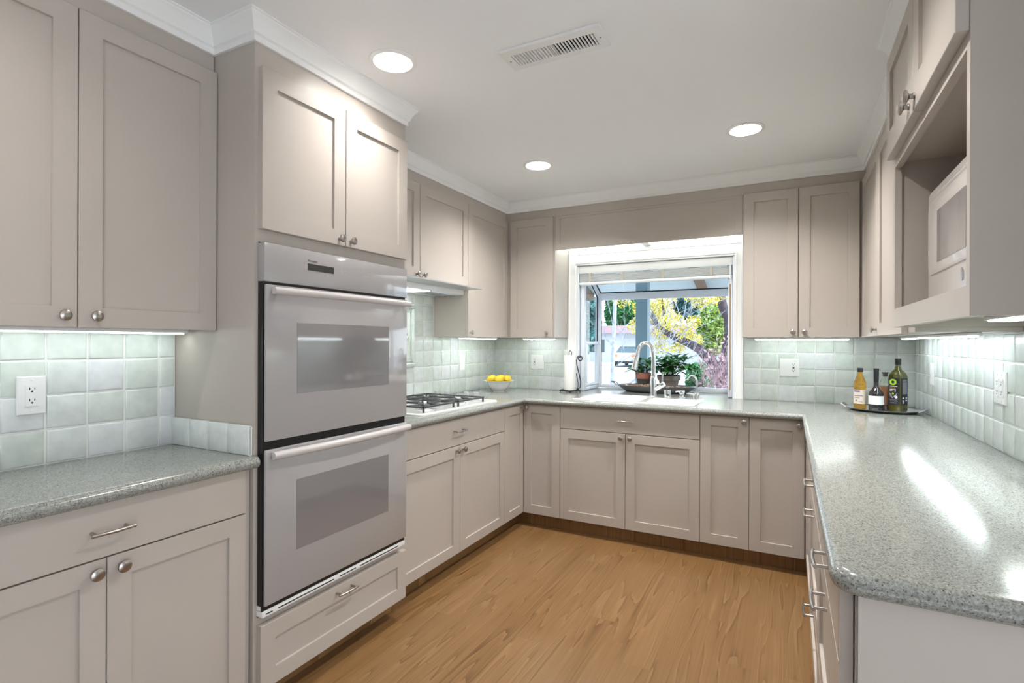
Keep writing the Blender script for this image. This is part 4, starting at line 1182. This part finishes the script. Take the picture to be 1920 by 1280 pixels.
for k in range(13):
    a = math.radians(175 - 40 * k); rr_ = .024 - .0011 * k; sp.append((c0.x + rr_ * math.cos(a), c0.y, c0.z + rr_ * math.sin(a)))
g = G(); g.tube(sp, .0042, 8); g.build('scroll', M['wire'], ph)
g = G(); g.tube([(tx + .060, ty - .02, ZT + .016), (tx + .074, ty - .018, .955), (tx + .074, ty - .017, .99), (tx + .062, ty - .016, 1.04), (tx + .056, ty - .016, 1.065)], .0030, 8); g.build('inner_scroll', M['wire'], ph)
g = G()
g.lathe([(.020, .0), (.0475, .0), (.048, .003), (.048, .272), (.0470, .275), (.020, .275), (.020, .0)], (tx, ty, ZT + .0185), n=36, cap0=False, cap1=False)
tag(g.build('paper_towel_roll', M['paper'], None, 50), 'white roll of paper towel on the black wire holder', 'paper towel')

# ---------------------------------------------------------------- planter tray in the window
px_, py_ = -.945, 4.285
pt = thing('planter_tray', 'oval zinc tray of wood chips on the window sill', 'tray', (px_, py_, ZT))
g = G()
ov_ = lambda rx, ry, z: [(px_ + rx * math.cos(2 * PI * i / 48), py_ + ry * math.sin(2 * PI * i / 48), z) for i in range(48)]
g.ring_loft([ov_(.235, .105, ZT + .0005), ov_(.255, .118, ZT + .010), ov_(.300, .148, ZT + .042), ov_(.318, .160, ZT + .053), ov_(.322, .163, ZT + .055), ov_(.318, .160, ZT + .056), ov_(.298, .146, ZT + .046), ov_(.250, .112, ZT + .014), ov_(.235, .104, ZT + .006)])
g.build('tray_pan', M['zinc'], pt, 40)
for s_ in (-1, 1):
    g = G(); x0 = px_ + s_ * .312
    g.tube([(x0, py_ - .034, ZT + .050), (x0 + s_ * .022, py_ - .030, ZT + .070), (x0 + s_ * .050, py_, ZT + .076), (x0 + s_ * .022, py_ + .030, ZT + .070), (x0, py_ + .034, ZT + .050)], .004, 8)
    g.build('handle', M['iron'], pt)
g = G(); rng = random.Random(3)
g.ring_loft([ov_(.272, .128, ZT + .030), ov_(.20, .09, ZT + .040), ov_(.10, .05, ZT + .044)], cap0=True, cap1=True)
for k in range(420):
    a = rng.random() * 2 * PI; q = math.sqrt(rng.random()) * .95
    c = Vector((px_ + q * .275 * math.cos(a), py_ + q * .130 * math.sin(a), ZT + .036 + rng.random() * .016 + .012 * (1 - q)))
    if c.x < px_ - .02 and q < .8: c.z += .012 * rng.random()
    L = rng.uniform(.006, .014)
    g.box(-L, L, -L * .45, L * .45, -.002, .002, rot=Matrix.Rotation(rng.random() * 6.28, 3, 'Z') @ Matrix.Rotation(rng.uniform(-.7, .7), 3, 'X'), at_=c)
o = g.build('wood_chips', M['chips'], None, 0); tag(o, 'loose tan wood chips filling the zinc tray', 'wood chips', None, 'stuff')


def leaf_blade(g, base, tip_dir, up, L, wdt, bend=.25):
    """pointed oval leaf with a folded midrib"""
    d = tip_dir.normalized(); s_ = d.cross(up).normalized(); n_ = s_.cross(d)
    prof = [(0, .06), (.18, .55), (.40, 1), (.65, .85), (.85, .45), (1, .02)]
    L0, C0, R0 = [], [], []
    for t_, w_ in prof:
        c = base + d * (L * t_) - n_ * (bend * L * t_ * t_)
        C0.append(g.bm.verts.new(c)); L0.append(g.bm.verts.new(c + s_ * wdt * w_ + n_ * wdt * w_ * .30)); R0.append(g.bm.verts.new(c - s_ * wdt * w_ + n_ * wdt * w_ * .30))
    for i in range(len(prof) - 1):
        g.bm.faces.new((C0[i], C0[i + 1], L0[i + 1], L0[i])); g.bm.faces.new((R0[i], R0[i + 1], C0[i + 1], C0[i]))


def houseplant(label, c, pot_prof, pot_mats, h, spread, n_st, leaf_l, seed, lean=(0, 0)):
    rng = random.Random(seed)
    t = thing('potted_plant', label, 'plant', c, 'houseplants on the window sill')
    c = Vector(c)
    for nm, prof, m in pot_mats:
        g = G(); g.lathe(prof, c, n=28, cap1=False); g.build(nm, m, t)
    top = pot_prof
    g = G(); g.lathe([(top[0] - .006, 0), (.001, .004)], c + Vector((0, 0, top[1] - .016)), n=20, cap0=False); g.build('soil', M['chips'], t)
    gs, gl = G(), G()
    for k in range(n_st):
        a = 2 * PI * k / n_st + rng.uniform(-.4, .4); q = rng.uniform(.25, 1) * spread; hh = h * rng.uniform(.22, 1.0) * (1.15 - .50 * q / spread)
        b = c + Vector((math.cos(a) * top[0] * .4, math.sin(a) * top[0] * .4, top[1] - .02))
        e = c + Vector((math.cos(a) * q + lean[0], math.sin(a) * q * .72 + lean[1], top[1] + hh))
        m_ = b.lerp(e, .5) + Vector((0, 0, .02))
        gs.tube([b, m_, e], [.0030, .0026, .0018], 6)
        nl = rng.randint(5, 7)
        for j in range(nl):
            aa = a + 2 * PI * j / nl + rng.uniform(-.3, .3); el = rng.uniform(-.25, .75)
            dd = Vector((math.cos(aa) * math.cos(el), math.sin(aa) * math.cos(el), math.sin(el)))
            leaf_blade(gl, e - (e - m_) * rng.uniform(0, .35), dd, Vector((0, 0, 1)), leaf_l * rng.uniform(.7, 1.15), leaf_l * .22)
    gs.build('stems', M['stem'], t); gl.build('leaves', M['leaf'], t, 60, recalc=False)


zc_ = ZT + .040
houseplant('leafy houseplant in the small terracotta-rimmed pot', (-1.045, 4.30, zc_), (.058, .112),
           (('pot', [(.044, 0), (.056, .062), (.057, .066)], M['dark_pot']), ('pot_rim', [(.0565, .064), (.064, .066), (.067, .108), (.064, .112), (.056, .111), (.054, .07)], M['terracotta'])), .125, .110, 20, .070, 5, (-.01, -.005))
houseplant('larger leafy houseplant in the wide grey clay pot', (-.845, 4.30, zc_), (.082, .100),
           (('pot', [(.064, 0), (.078, .058), (.079, .062)], M['grey_pot']), ('pot_rim', [(.079, .060), (.088, .062), (.092, .096), (.088, .100), (.080, .099), (.076, .065)], M['grey_pot'])), .165, .170, 30, .092, 11, (.02, -.01))

# ---------------------------------------------------------------- bottles on the tray
vx, vy = .485, 3.735
tr = thing('serving_tray', 'oval silver tray with wavy rim under the bottles', 'tray', (vx, vy, ZT))
ang = math.radians(-22)
ca, sa = math.cos(ang), math.sin(ang)


def ovt(rx, ry, z, wob=0.0):
    r_ = []
    for i in range(72):
        a = 2 * PI * i / 72; w_ = 1 + wob * math.cos(12 * a)
        x, y = rx * w_ * math.cos(a), ry * w_ * math.sin(a); r_.append((vx + x * ca - y * sa, vy + x * sa + y * ca, z + (wob * .06 * math.cos(12 * a) if wob else 0)))
    return r_


g = G()
g.ring_loft([ovt(.150, .105, ZT + .0005), ovt(.160, .115, ZT + .002), ovt(.182, .138, ZT + .013, .012), ovt(.190, .145, ZT + .016, .02), ovt(.191, .146, ZT + .0175, .02), ovt(.181, .137, ZT + .0155, .012), ovt(.158, .113, ZT + .006), ovt(.150, .105, ZT + .004)])
g.build('tray_dish', M['silver'], tr, 40)
for s_ in (-1, 1):
    g = G(); P2 = lambda x, y, z: (vx + x * ca - y * sa, vy + x * sa + y * ca, z)
    g.tube([P2(s_ * .178, -.045, ZT + .014), P2(s_ * .205, -.036, ZT + .030), P2(s_ * .213, 0, ZT + .034), P2(s_ * .205, .036, ZT + .030), P2(s_ * .178, .045, ZT + .014)], [.003, .0042, .0048, .0042, .003], 8)
    g.tube([P2(s_ * .186, -.028, ZT + .016), P2(s_ * .200, -.014, ZT + .025), P2(s_ * .202, .014, ZT + .025), P2(s_ * .186, .028, ZT + .016)], .0022, 6)
    g.build('handle', M['steel'], tr)
ZB_ = ZT + .0050


def to_cam(c): return (Vector((0, 0, 0)) - Vector((c[0], c[1], 0))).normalized()


def label_patch(parent, c, r_, z0, z1, half, m, name='label', turn=0.0, off=.0006):
    d = to_cam(c); a0 = math.atan2(d.y, d.x) + turn
    g = G(); n = 16
    ring = lambda z: [(c[0] + (r_ + off) * math.cos(a0 + half * (2 * i / n - 1)), c[1] + (r_ + off) * math.sin(a0 + half * (2 * i / n - 1)), z) for i in range(n + 1)]
    g.ring_loft([ring(z0), ring(z1)], False, False, closed=False)
    return g.build(name, m, parent, 60, recalc=False)


c = (.372, 3.728)
b = thing('vinegar_bottle', 'amber bottle with cream label, leftmost on the silver tray', 'bottle', (*c, ZB_), 'bottles on the silver tray')
g = G(); g.lathe([(.026, 0), (.0305, .004), (.0312, .020), (.0312, .150), (.029, .166), (.021, .186), (.0145, .200), (.0135, .216), (.0135, .226)], (*c, ZB_), n=32); g.build('glass', M['amber_glass'], b)
g = G(); g.lathe([(.0152, 0), (.0152, .022), (.014, .0235)], (*c, ZB_ + .2225), n=24); g.build('cap', M['cap'], b)
lb = label_patch(b, c, .0312, ZB_ + .036, ZB_ + .118, 1.5, M['label_cream'])
label_patch(b, c, .0312, ZB_ + .104, ZB_ + .114, .55, M['label_blue'], 'label_band', -.55, .0010)
for z, h, tn, hw in ((.081, .0045, -.25, .75), (.069, .003, -.45, .45), (.050, .010, -.62, .12), (.047, .0025, .1, .35)):
    label_patch(b, c, .0312, ZB_ + z, ZB_ + z + h, hw, M['grey_ink'], 'label_print', tn, .0010)

c = (.447, 3.690)
b = thing('vinegar_bottle', 'dark long-necked bottle with a blank white label on the silver tray', 'bottle', (*c, ZB_), 'bottles on the silver tray')
g = G(); g.lathe([(.030, 0), (.0362, .004), (.0368, .020), (.0366, .098), (.034, .110), (.022, .126), (.0145, .138), (.0125, .150), (.0118, .225)], (*c, ZB_), n=32); g.build('glass', M['dark_glass'], b)
g = G(); g.lathe([(.0126, 0), (.0130, .010), (.0135, .062), (.0140, .074), (.0132, .076)], (*c, ZB_ + .170), n=24); g.build('cap', M['cap'], b)
label_patch(b, c, .0368, ZB_ + .040, ZB_ + .089, 1.45, M['label_white'])

c = (.500, 3.765)
b = thing('vinegar_bottle', 'clear stoppered bottle of orange-red liquid behind the dark bottle', 'bottle', (*c, ZB_), 'bottles on the silver tray')
g = G(); g.lathe([(.026, 0), (.030, .004), (.030, .150), (.026, .166), (.016, .182), (.013, .190), (.013, .200)], (*c, ZB_), n=28); g.build('glass', M['clear_glass'], b)
g = G(); g.lathe([(.0285, .036), (.0285, .142)], (*c, ZB_), n=28); g.build('liquid', M['red_vinegar'], b)
g = G(); g.lathe([(.0285, .003), (.0285, .0355)], (*c, ZB_), n=28); g.build('dregs', M['dark_red'], b)
g = G(); g.lathe([(.0105, 0), (.0125, .004), (.0125, .018), (.0165, .020), (.0165, .026)], (*c, ZB_ + .1965), n=20); g.build('stopper', M['dark_pot'], b)

c = (.555, 3.725)
b = thing('olive_oil_bottle', 'tall square green olive oil bottle with black label on the silver tray', 'bottle', (*c, ZB_), 'bottles on the silver tray')
d = to_cam(c); th = math.atan2(d.y, d.x) - math.radians(30)       # normal of the left label face


def sqr(h, r_, z, n=8):
    pts = []
    for q in range(4):
        a0 = th + PI / 4 + q * PI / 2
        cc = Vector((math.cos(a0), math.sin(a0))) * (h - r_) * math.sqrt(2)
        for k in range(n):
            a = th + q * PI / 2 + (PI / 2) * k / (n - 1); pts.append((c[0] + cc.x + r_ * math.cos(a), c[1] + cc.y + r_ * math.sin(a), z))
    return pts


g = G(); HS = .0345
g.ring_loft([sqr(HS - .004, .006, ZB_), sqr(HS, .006, ZB_ + .005), sqr(HS, .006, ZB_ + .200), sqr(HS - .0012, .010, ZB_ + .212), sqr(HS - .005, .014, ZB_ + .223), sqr(HS - .012, .0165, ZB_ + .234), sqr(.0170, .0160, ZB_ + .2425), sqr(.0148, .0145, ZB_ + .251), sqr(.0135, .0134, ZB_ + .262), sqr(.0130, .0129, ZB_ + .292)])
g.build('glass', M['olive_glass'], b, 35)
g = G(); g.lathe([(.0150, 0), (.0150, .020), (.0155, .021), (.0155, .034), (.0145, .036)], (*c, ZB_ + .268), n=24); g.build('cap', M['cap'], b)
nL = Vector((math.cos(th), math.sin(th), 0)); nR = Vector((math.cos(th + PI / 2), math.sin(th + PI / 2), 0))


def face_frame(n_):
    x = Vector((0, 0, 1)).cross(n_); o_ = Vector((*c, ZB_)) + n_ * HS
    return lambda u, z, w=0.0: o_ + x * u + Vector((0, 0, z)) + n_ * w, x


FL, xL = face_frame(nL); FR, xR = face_frame(nR)


def mark(F, u0, u1, z0, z1, m, name='label_print', w=.0014):
    g = G(); g.ring_loft([[F(u0, z0, w - .0004), F(u1, z0, w - .0004), F(u1, z1, w - .0004), F(u0, z1, w - .0004)], [F(u0, z0, w), F(u1, z0, w), F(u1, z1, w), F(u0, z1, w)]])
    return g.build(name, m, b, 0)


g = G()
for F in (FL, FR): g.ring_loft([[F(-.0280, .040, .0001), F(.0285, .040, .0001), F(.0285, .192, .0001), F(-.0285, .192, .0001)], [F(-.0285, .040, .0010), F(.0285, .040, .0010), F(.0285, .192, .0010), F(-.0285, .192, .0010)]])
g.build('label', M['label_black'], b, 0)
g = G(); n = 32
ri = [(math.cos(2 * PI * k / n), math.sin(2 * PI * k / n)) for k in range(n)]
g.ring_loft([[FL(-.006 + .0195 * a, .170 + .0175 * e_, .0016) for a, e_ in ri], [FL(-.006 + .0085 * a, .170 + .0085 * e_, .0016) for a, e_ in ri]], False, False)
g.build('label_ring', M['lime'], b, 0)
mark(FL, -.023, .018, .1440, .1475, M['ink']); mark(FL, -.023, .010, .1255, .1290, M['ink'])
lettering(b, 'organic', .0108, FL(-.0235, .1335, .0012), xL, (0, 0, 1), M['orange'], 'label_lettering')
lettering(b, 'olive oil', .0108, FL(-.0235, .1160, .0012), xL, (0, 0, 1), M['ink'], 'label_lettering')
g = G(); g.ring_loft([[FL(-.006 + .0055 * a, .104 + .0055 * e_, .0014) for a, e_ in ri], [FL(-.006 + .0005 * a, .104 + .0005 * e_, .0014) for a, e_ in ri]], False, False); g.build('label_dot', M['lime'], b, 0)
g = G()
for p0, p1, p2 in (((-.022, .106), (-.020, .090), (-.008, .078)), ((.018, .106), (.006, .096), (-.008, .078))):
    g.tube([FL(*p0, .0014), FL(*p1, .0014), FL(*p2, .0014)], .0006, 5); g.tube([FL(*p0, .0014), FL(p1[0] + .006, p1[1] + .004, .0014), FL(*p2, .0014)], .0006, 5)
g.build('label_leaves', M['ink'], b)
g = G(); g.ring_loft([[FL(.011 + .008 * a, .085 + .008 * e_, .0014) for a, e_ in ri], [FL(.011 + .0005 * a, .085 + .0005 * e_, .0014) for a, e_ in ri]], False, False); g.build('label_seal', M['ink'], b, 0)
mark(FL, -.022, .016, .067, .070, M['grey_ink']); mark(FL, -.022, .018, .060, .062, M['grey_ink']); mark(FL, -.020, .014, .050, .053, M['grey_ink'])
mark(FR, -.018, .020, .173, .185, M['grey_ink']); mark(FR, -.018, .022, .102, .170, M['grey_ink'])
for u, z in ((-.012, .076), (.016, .076), (-.012, .060), (.016, .062), (-.010, .050)): mark(FR, u - .006, u + .006, z, z + .008, M['ink'])

# ---------------------------------------------------------------- outside the window
M['concrete'] = mat('pale_concrete', (.44, .45, .47, 1), .9, var=.12, var_scale=2)
M['mulch'] = mat('garden_mulch', (.24, .18, .17, 1), .95, var=.5, var_scale=14)
M['stucco'] = mat('white_stucco', (.50, .51, .53, 1), .9)
M['roofing'] = mat('reddish_roof', (.24, .145, .15, 1), .9, var=.3, var_scale=8)
M['birch'] = mat('white_birch_bark', (.44, .46, .52, 1), .8, var=.5, var_scale=14)
M['bark'] = mat('dark_bark', (.085, .065, .08, 1), .9, var=.5, var_scale=16, bump=.5, bump_scale=30)
M['yellow_leaf'] = mat('yellow_leaf', (.62, .52, .06, 1), .7, var=.65, var_scale=7)
M['yellow_leaf'].node_tree.nodes['Principled BSDF'].inputs['Transmission Weight'].default_value = .0
M['green_leaf'] = mat('green_leaf', (.05, .24, .07, 1), .7, var=.85, var_scale=3.5)
M['teal_leaf'] = mat('blue_green_leaf', (.05, .17, .17, 1), .7, var=.85, var_scale=3.0)
M['lime_leaf'] = mat('lime_leaf', (.30, .44, .09, 1), .7, var=.75, var_scale=6.0)
M['twig'] = mat('pinkish_twig', (.50, .33, .36, 1), .8, var=.8, var_scale=14)
M['post'] = mat('blue_grey_post', (.17, .27, .32, 1), .5)
M['garage'] = mat('garage_door_white', (.44, .45, .47, 1), .7)
M['car'] = mat('white_car_paint', (.46, .48, .54, 1), .2, coat=.8)
M['car_glass'] = mat('car_window', (.05, .08, .09, 1), .1)
M['tyre'] = mat('tyre', (.02, .02, .022, 1), .8)
M['tail'] = mat('tail_light', (.75, .18, .05, 1), .3)
M['eave'] = mat('eave_boards', (.50, .58, .60, 1), .7)
M['beam'] = mat('brown_beam', (.20, .13, .08, 1), .7)

ZG = -.35
g = G(); g.box(-40, 40, 4.17, 90, ZG - .2, ZG); struct(g, 'ground', M['concrete'], 0)
g = G(); g.ring_loft([[(-2.4, 6.2, ZG - .05), (9, 6.2, ZG - .05), (9, 17, ZG - .05), (-2.0, 17, ZG - .05)], [(-2.4, 6.2, ZG + .03), (9, 6.2, ZG + .03), (9, 17, ZG + .03), (-2.0, 17, ZG + .03)]])
o = g.build('planting_bed', M['mulch'], None, 0); tag(o, 'brown mulch bed around the leaning tree outside the window', 'garden bed')
# eave above the window, with a beam and a slim porch post
g = G(); g.ring_loft([[(x, y, z) for y, z in ((4.17, 2.40), (5.92, 1.865), (5.92, 2.06), (4.17, 2.60))] for x in (-6, 4)]); struct(g, 'roof_eave', M['eave'], 0)
g = G()
for x in (-2.05, -.80, .45):
    g.ring_loft([[(xx, y, z) for y, z in ((4.17, 2.30), (5.90, 1.80), (5.90, 1.872), (4.17, 2.405))] for xx in (x - .04, x + .04)])
struct(g, 'eave_beam', M['beam'], 0)
p = at(1206, 640, 5.15)
g = G(); g.box(p.x - .062, p.x + .050, 5.10, 5.21, ZG, 2.08); g.box(p.x - .08, p.x + .07, 5.08, 5.23, ZG, ZG + .12, .01)
tag(g.build('porch_post', M['post'], None, 0), 'square blue-grey porch post just outside the window', 'post')


def foliage(g, c, rad, n, size, rng, flat=1.0, shell=.3):
    for k in range(n):
        while True:
            v = Vector((rng.uniform(-1, 1), rng.uniform(-1, 1), rng.uniform(-1, 1)))
            if shell < v.length <= 1: break
        p = Vector(c) + Vector((v.x * rad[0], v.y * rad[1], v.z * rad[2]))
        a = Vector((rng.gauss(0, 1), rng.gauss(0, 1), rng.gauss(0, 1) * flat)).normalized(); b_ = a.orthogonal().normalized()
        s_ = size * rng.uniform(.6, 1.4)
        q = [p - a * s_, p + b_ * s_ * .45, p + a * s_, p - b_ * s_ * .45]
        g.bm.faces.new([g.bm.verts.new(x) for x in q])


def limb(g, pts, r0, r1, n=8):
    k = len(pts); g.tube(pts, [r0 + (r1 - r0) * i / (k - 1) for i in range(k)], n)


def twigs(g, p, d, L, r_, depth, rng, spread=.6):
    e = p + d * L
    m_ = p.lerp(e, .5) + Vector((rng.uniform(-.06, .06), rng.uniform(-.06, .06), rng.uniform(-.04, .08))) * L
    limb(g, [p, m_, e], r_, r_ * .6, 5)
    if depth:
        for k in range(rng.randint(2, 3)):
            nd = (d + Vector((rng.uniform(-1, 1), rng.uniform(-1, 1) * .6, rng.uniform(-.5, .9))) * spread).normalized()
            twigs(g, p.lerp(e, rng.uniform(.35, 1)), nd, L * rng.uniform(.5, .8), r_ * .55, depth - 1, rng, spread)


# birch close to the window
rng = random.Random(21)
Yb = 8.2
base = at(1148, 740, Yb); base.z = ZG
bt_ = thing('birch_tree', 'white-barked bare birch left in the window view', 'tree', base)
A = lambda px, py, dy=0: at(px, py, Yb + dy)
g = G(); limb(g, [base, A(1148, 720), A(1150, 650), A(1152, 600), A(1153, 540), A(1155, 440), A(1160, 300)], .036, .024, 12); g.build('trunk', M['birch'], bt_)
g = G()
limb(g, [A(1152, 640), A(1170, 612), A(1195, 590), A(1225, 555)], .009, .005)
limb(g, [A(1149, 690), A(1175, 670), A(1205, 652), A(1240, 640), A(1270, 620)], .006, .003)
limb(g, [A(1149, 728), A(1175, 722), A(1200, 702), A(1215, 690)], .020, .013)
limb(g, [A(1150, 650), A(1135, 632), A(1128, 600)], .018, .009)
limb(g, [A(1215, 690, -.3), A(1240, 660, -.3), A(1262, 630, -.3), A(1282, 590, -.3), A(1292, 530, -.3)], .008, .004)
limb(g, [A(1205, 650, -.3), A(1232, 632, -.3), A(1252, 600, -.3), A(1262, 540, -.3)], .007, .004)
limb(g, [A(1225, 655, -.2), A(1262, 640, -.2), A(1295, 610, -.2), A(1320, 570, -.2), A(1335, 548, -.2)], .006, .003)
for q in range(52):
    p = A(rng.uniform(1140, 1300), rng.uniform(560, 690), rng.uniform(-.3, .3))
    twigs(g, p, Vector((rng.uniform(-.2, 1), rng.uniform(-.2, .2), rng.uniform(.2, 1))).normalized(), rng.uniform(.2, .45), .0036, 2, rng)
g.build('branches', M['birch'], bt_)

# big leaning tree on the right
rng = random.Random(5)
Yt = 10.5
T = lambda px, py, dy=0: at(px, py, Yt + dy)
base = T(1362, 752); base.z = ZG + .03
tt = thing('leaning_tree', 'dark forked tree leaning across the right of the window view', 'tree', base)
g = G()
limb(g, [base, T(1360, 735), T(1352, 705), T(1335, 675), T(1312, 652), T(1290, 640), T(1262, 628), T(1235, 612), T(1215, 575), T(1200, 520)], .135, .030, 12)
limb(g, [base, T(1366, 735), T(1366, 700), T(1364, 660), T(1369, 620), T(1366, 592), T(1356, 575), T(1350, 545), T(1345, 480)], .145, .065, 12)
limb(g, [T(1255, 628), T(1245, 590), T(1238, 540), T(1235, 470)], .025, .015, 8)
g.build('trunk', M['bark'], tt)
g = G()
for px, py, r_, n in [(1165, 560, 16, 90), (1205, 575, 17, 150), (1195, 610, 14, 110), (1232, 585, 18, 170), (1240, 620, 16, 130), (1262, 600, 18, 160), (1250, 560, 16, 120), (1285, 625, 15, 120), (1300, 600, 12, 70),
                      (1310, 560, 16, 120), (1335, 552, 16, 120), (1305, 635, 13, 90), (1270, 650, 12, 70), (1358, 568, 14, 70), (1240, 650, 14, 80), (1365, 545, 14, 70), (1215, 545, 14, 90), (1285, 545, 14, 70)]:
    k = r_ * Yt / FPX * 1.05
    foliage(g, T(px, py, rng.uniform(-.6, .6)), (k, .5, k), int(n * 2.0), .030, rng)
g.build('foliage', M['yellow_leaf'], tt, 0, recalc=False)

# ivy-like twiggy shrub at its foot
rng = random.Random(9)
base = T(1362, 748, -1.4); base.z = ZG + .03
sh = thing('twiggy_shrub', 'pinkish bare shrub at the foot of the leaning tree', 'shrub', base)
g = G()
for q in range(75):
    p = T(rng.uniform(1318, 1392), rng.uniform(700, 760), rng.uniform(-1.9, -1.0)); p.z = max(p.z, ZG)
    twigs(g, p, Vector((rng.uniform(-.6, .6), rng.uniform(-.3, .3), 1)).normalized(), rng.uniform(.15, .45), .0055, 2, rng, .8)
g.build('twigs', M['twig'], sh)
g = G()
foliage(g, T(1360, 690, -1.2), (.38, .3, .55), 220, .045, rng); foliage(g, T(1345, 730, -1.4), (.4, .3, .3), 160, .04, rng)
g.build('dry_leaves', M['twig'], sh, 0, recalc=False)


def blob_tree(name, label, cat, px, py, Y, rx, rz, n, size, m, seed, trunk=True):
    rng = random.Random(seed)
    c = at(px, py, Y); k = Y / FPX * 1.05
    b_ = Vector((c.x, c.y, ZG))
    t = thing(name, label, cat, b_)
    g = G()
    foliage(g, c, (rx * k, rx * k * .7, rz * k), n, size, rng, shell=.15)
    g.build('foliage', m, t, 0, recalc=False)
    g = G(); limb(g, [b_, b_.lerp(c, .6), c + Vector((0, 0, rz * k * .4))], rx * k * .09, rx * k * .03); g.build('trunk', M['bark'], t)


blob_tree('evergreen_tree', 'dense green evergreen behind the birch', 'tree', 1170, 585, 60, 36, 46, 4200, .36, M['green_leaf'], 31)
blob_tree('conifer_tree', 'dark blue-green tree far off in the middle of the window', 'tree', 1288, 558, 64, 26, 36, 1500, .38, M['teal_leaf'], 32)
blob_tree('willow_shrub', 'lime green drooping shrub framed by the forked trunk', 'shrub', 1338, 615, 16, 29, 46, 2800, .062, M['lime_leaf'], 33)
blob_tree('garden_shrub', 'low green shrub under the leaning trunk', 'shrub', 1312, 706, 13, 24, 28, 1200, .05, M['green_leaf'], 34)
blob_tree('garden_shrub', 'grey-green shrub below the leaning trunk, nearer the house', 'shrub', 1292, 750, 8.3, 20, 20, 380, .045, M['lime_leaf'], 35)
blob_tree('evergreen_tree', 'far blue-green tree seen through the side of the garden window', 'tree', 1098, 600, 16, 24, 60, 1500, .12, M['teal_leaf'], 36)
blob_tree('autumn_tree', 'far yellow-leaved tree behind the porch post', 'tree', 1225, 592, 58, 34, 34, 1200, .28, M['yellow_leaf'], 37)

# neighbour's house and car
c = at(1200, 640, 46)
hs = thing('neighbour_house', 'white house with a low reddish roof across the street', 'house', (c.x + 3, 50, ZG))
g = G(); g.box(c.x - 12, c.x + 16, 46, 55, ZG, 2.25); g.build('house_walls', M['stucco'], hs, 0)
g = G(); g.ring_loft([[(c.x - 13, y, z) for y, z in ((45.0, 2.15), (56, 2.15), (50.5, 3.0))], [(c.x + 17, y, z) for y, z in ((45.0, 2.15), (56, 2.15), (50.5, 3.0))]]); g.build('house_roof', M['roofing'], hs, 0)
g = G(); g.box(c.x - 1.6, c.x + 3.2, 45.93, 46.02, ZG, 1.75); g.build('garage_door', M['garage'], hs, 0)
g = G(); g.box(c.x - 5, c.x - 3.2, 45.93, 46.02, .5, 1.6); g.build('house_window', M['car_glass'], hs, 0)

Yc = 36.0
cc = at(1171, 688, Yc); cx_ = cc.x
cr_ = thing('parked_car', 'white car parked across the street, partly behind the birch', 'car', (cx_, Yc + 2.2, ZG))
sec = lambda y, w, zb, zt_: [(cx_ - w, Yc + y, zb), (cx_ + w, Yc + y, zb), (cx_ + w, Yc + y, zt_ - .14), (cx_ + w * .93, Yc + y, zt_), (cx_ - w * .93, Yc + y, zt_), (cx_ - w, Yc + y, zt_ - .14)]
g = G(); z0 = ZG + .24
g.ring_loft([sec(.0, .80, z0 + .10, ZG + .90), sec(.18, .90, z0, ZG + .98), sec(1.2, .92, z0, ZG + .98), sec(3.2, .92, z0, ZG + .94), sec(4.2, .88, z0, ZG + .84), sec(4.5, .74, z0 + .1, ZG + .70)]); g.build('car_body', M['car'], cr_, 35)
g = G(); g.ring_loft([[(cx_ - w, Yc + y, ZG + .94), (cx_ + w, Yc + y, ZG + .94), (cx_ + w * .80, Yc + y2, ZG + 1.42), (cx_ - w * .80, Yc + y2, ZG + 1.42)] for y, y2, w in ((.55, 1.15, .84), (2.0, 2.0, .86), (3.3, 2.6, .84))]); g.build('cabin', M['car_glass'], cr_, 30)
g = G(); g.box(cx_ - .68, cx_ + .68, Yc + 1.1, Yc + 2.65, ZG + 1.405, ZG + 1.45, .02)
for s_ in (-1, 1): g.tube([(cx_ + s_ * .85, Yc + .52, ZG + .95), (cx_ + s_ * .69, Yc + 1.13, ZG + 1.42)], .05, 6)
g.build('car_roof', M['car'], cr_, 30)
for y in (.55, 3.3):
    for x in (-.94, .76):
        g = G(); g.cyl((cx_ + x, Yc + y + .35, ZG + .32), (cx_ + x + .18, Yc + y + .35, ZG + .32), .32, .32, 20); g.build('wheel', M['tyre'], cr_)
for s_ in (-1, 1):
    g = G(); g.box(cx_ + s_ * .70 - .20, cx_ + s_ * .70 + .20, Yc - .02, Yc + .25, ZG + .70, ZG + .88, .02); g.build('tail_light', M['tail'], cr_, 30)
g = G(); g.box(cx_ - .82, cx_ + .82, Yc - .05, Yc + .3, ZG + .26, ZG + .40, .02); g.build('bumper', M['tyre'], cr_, 30)
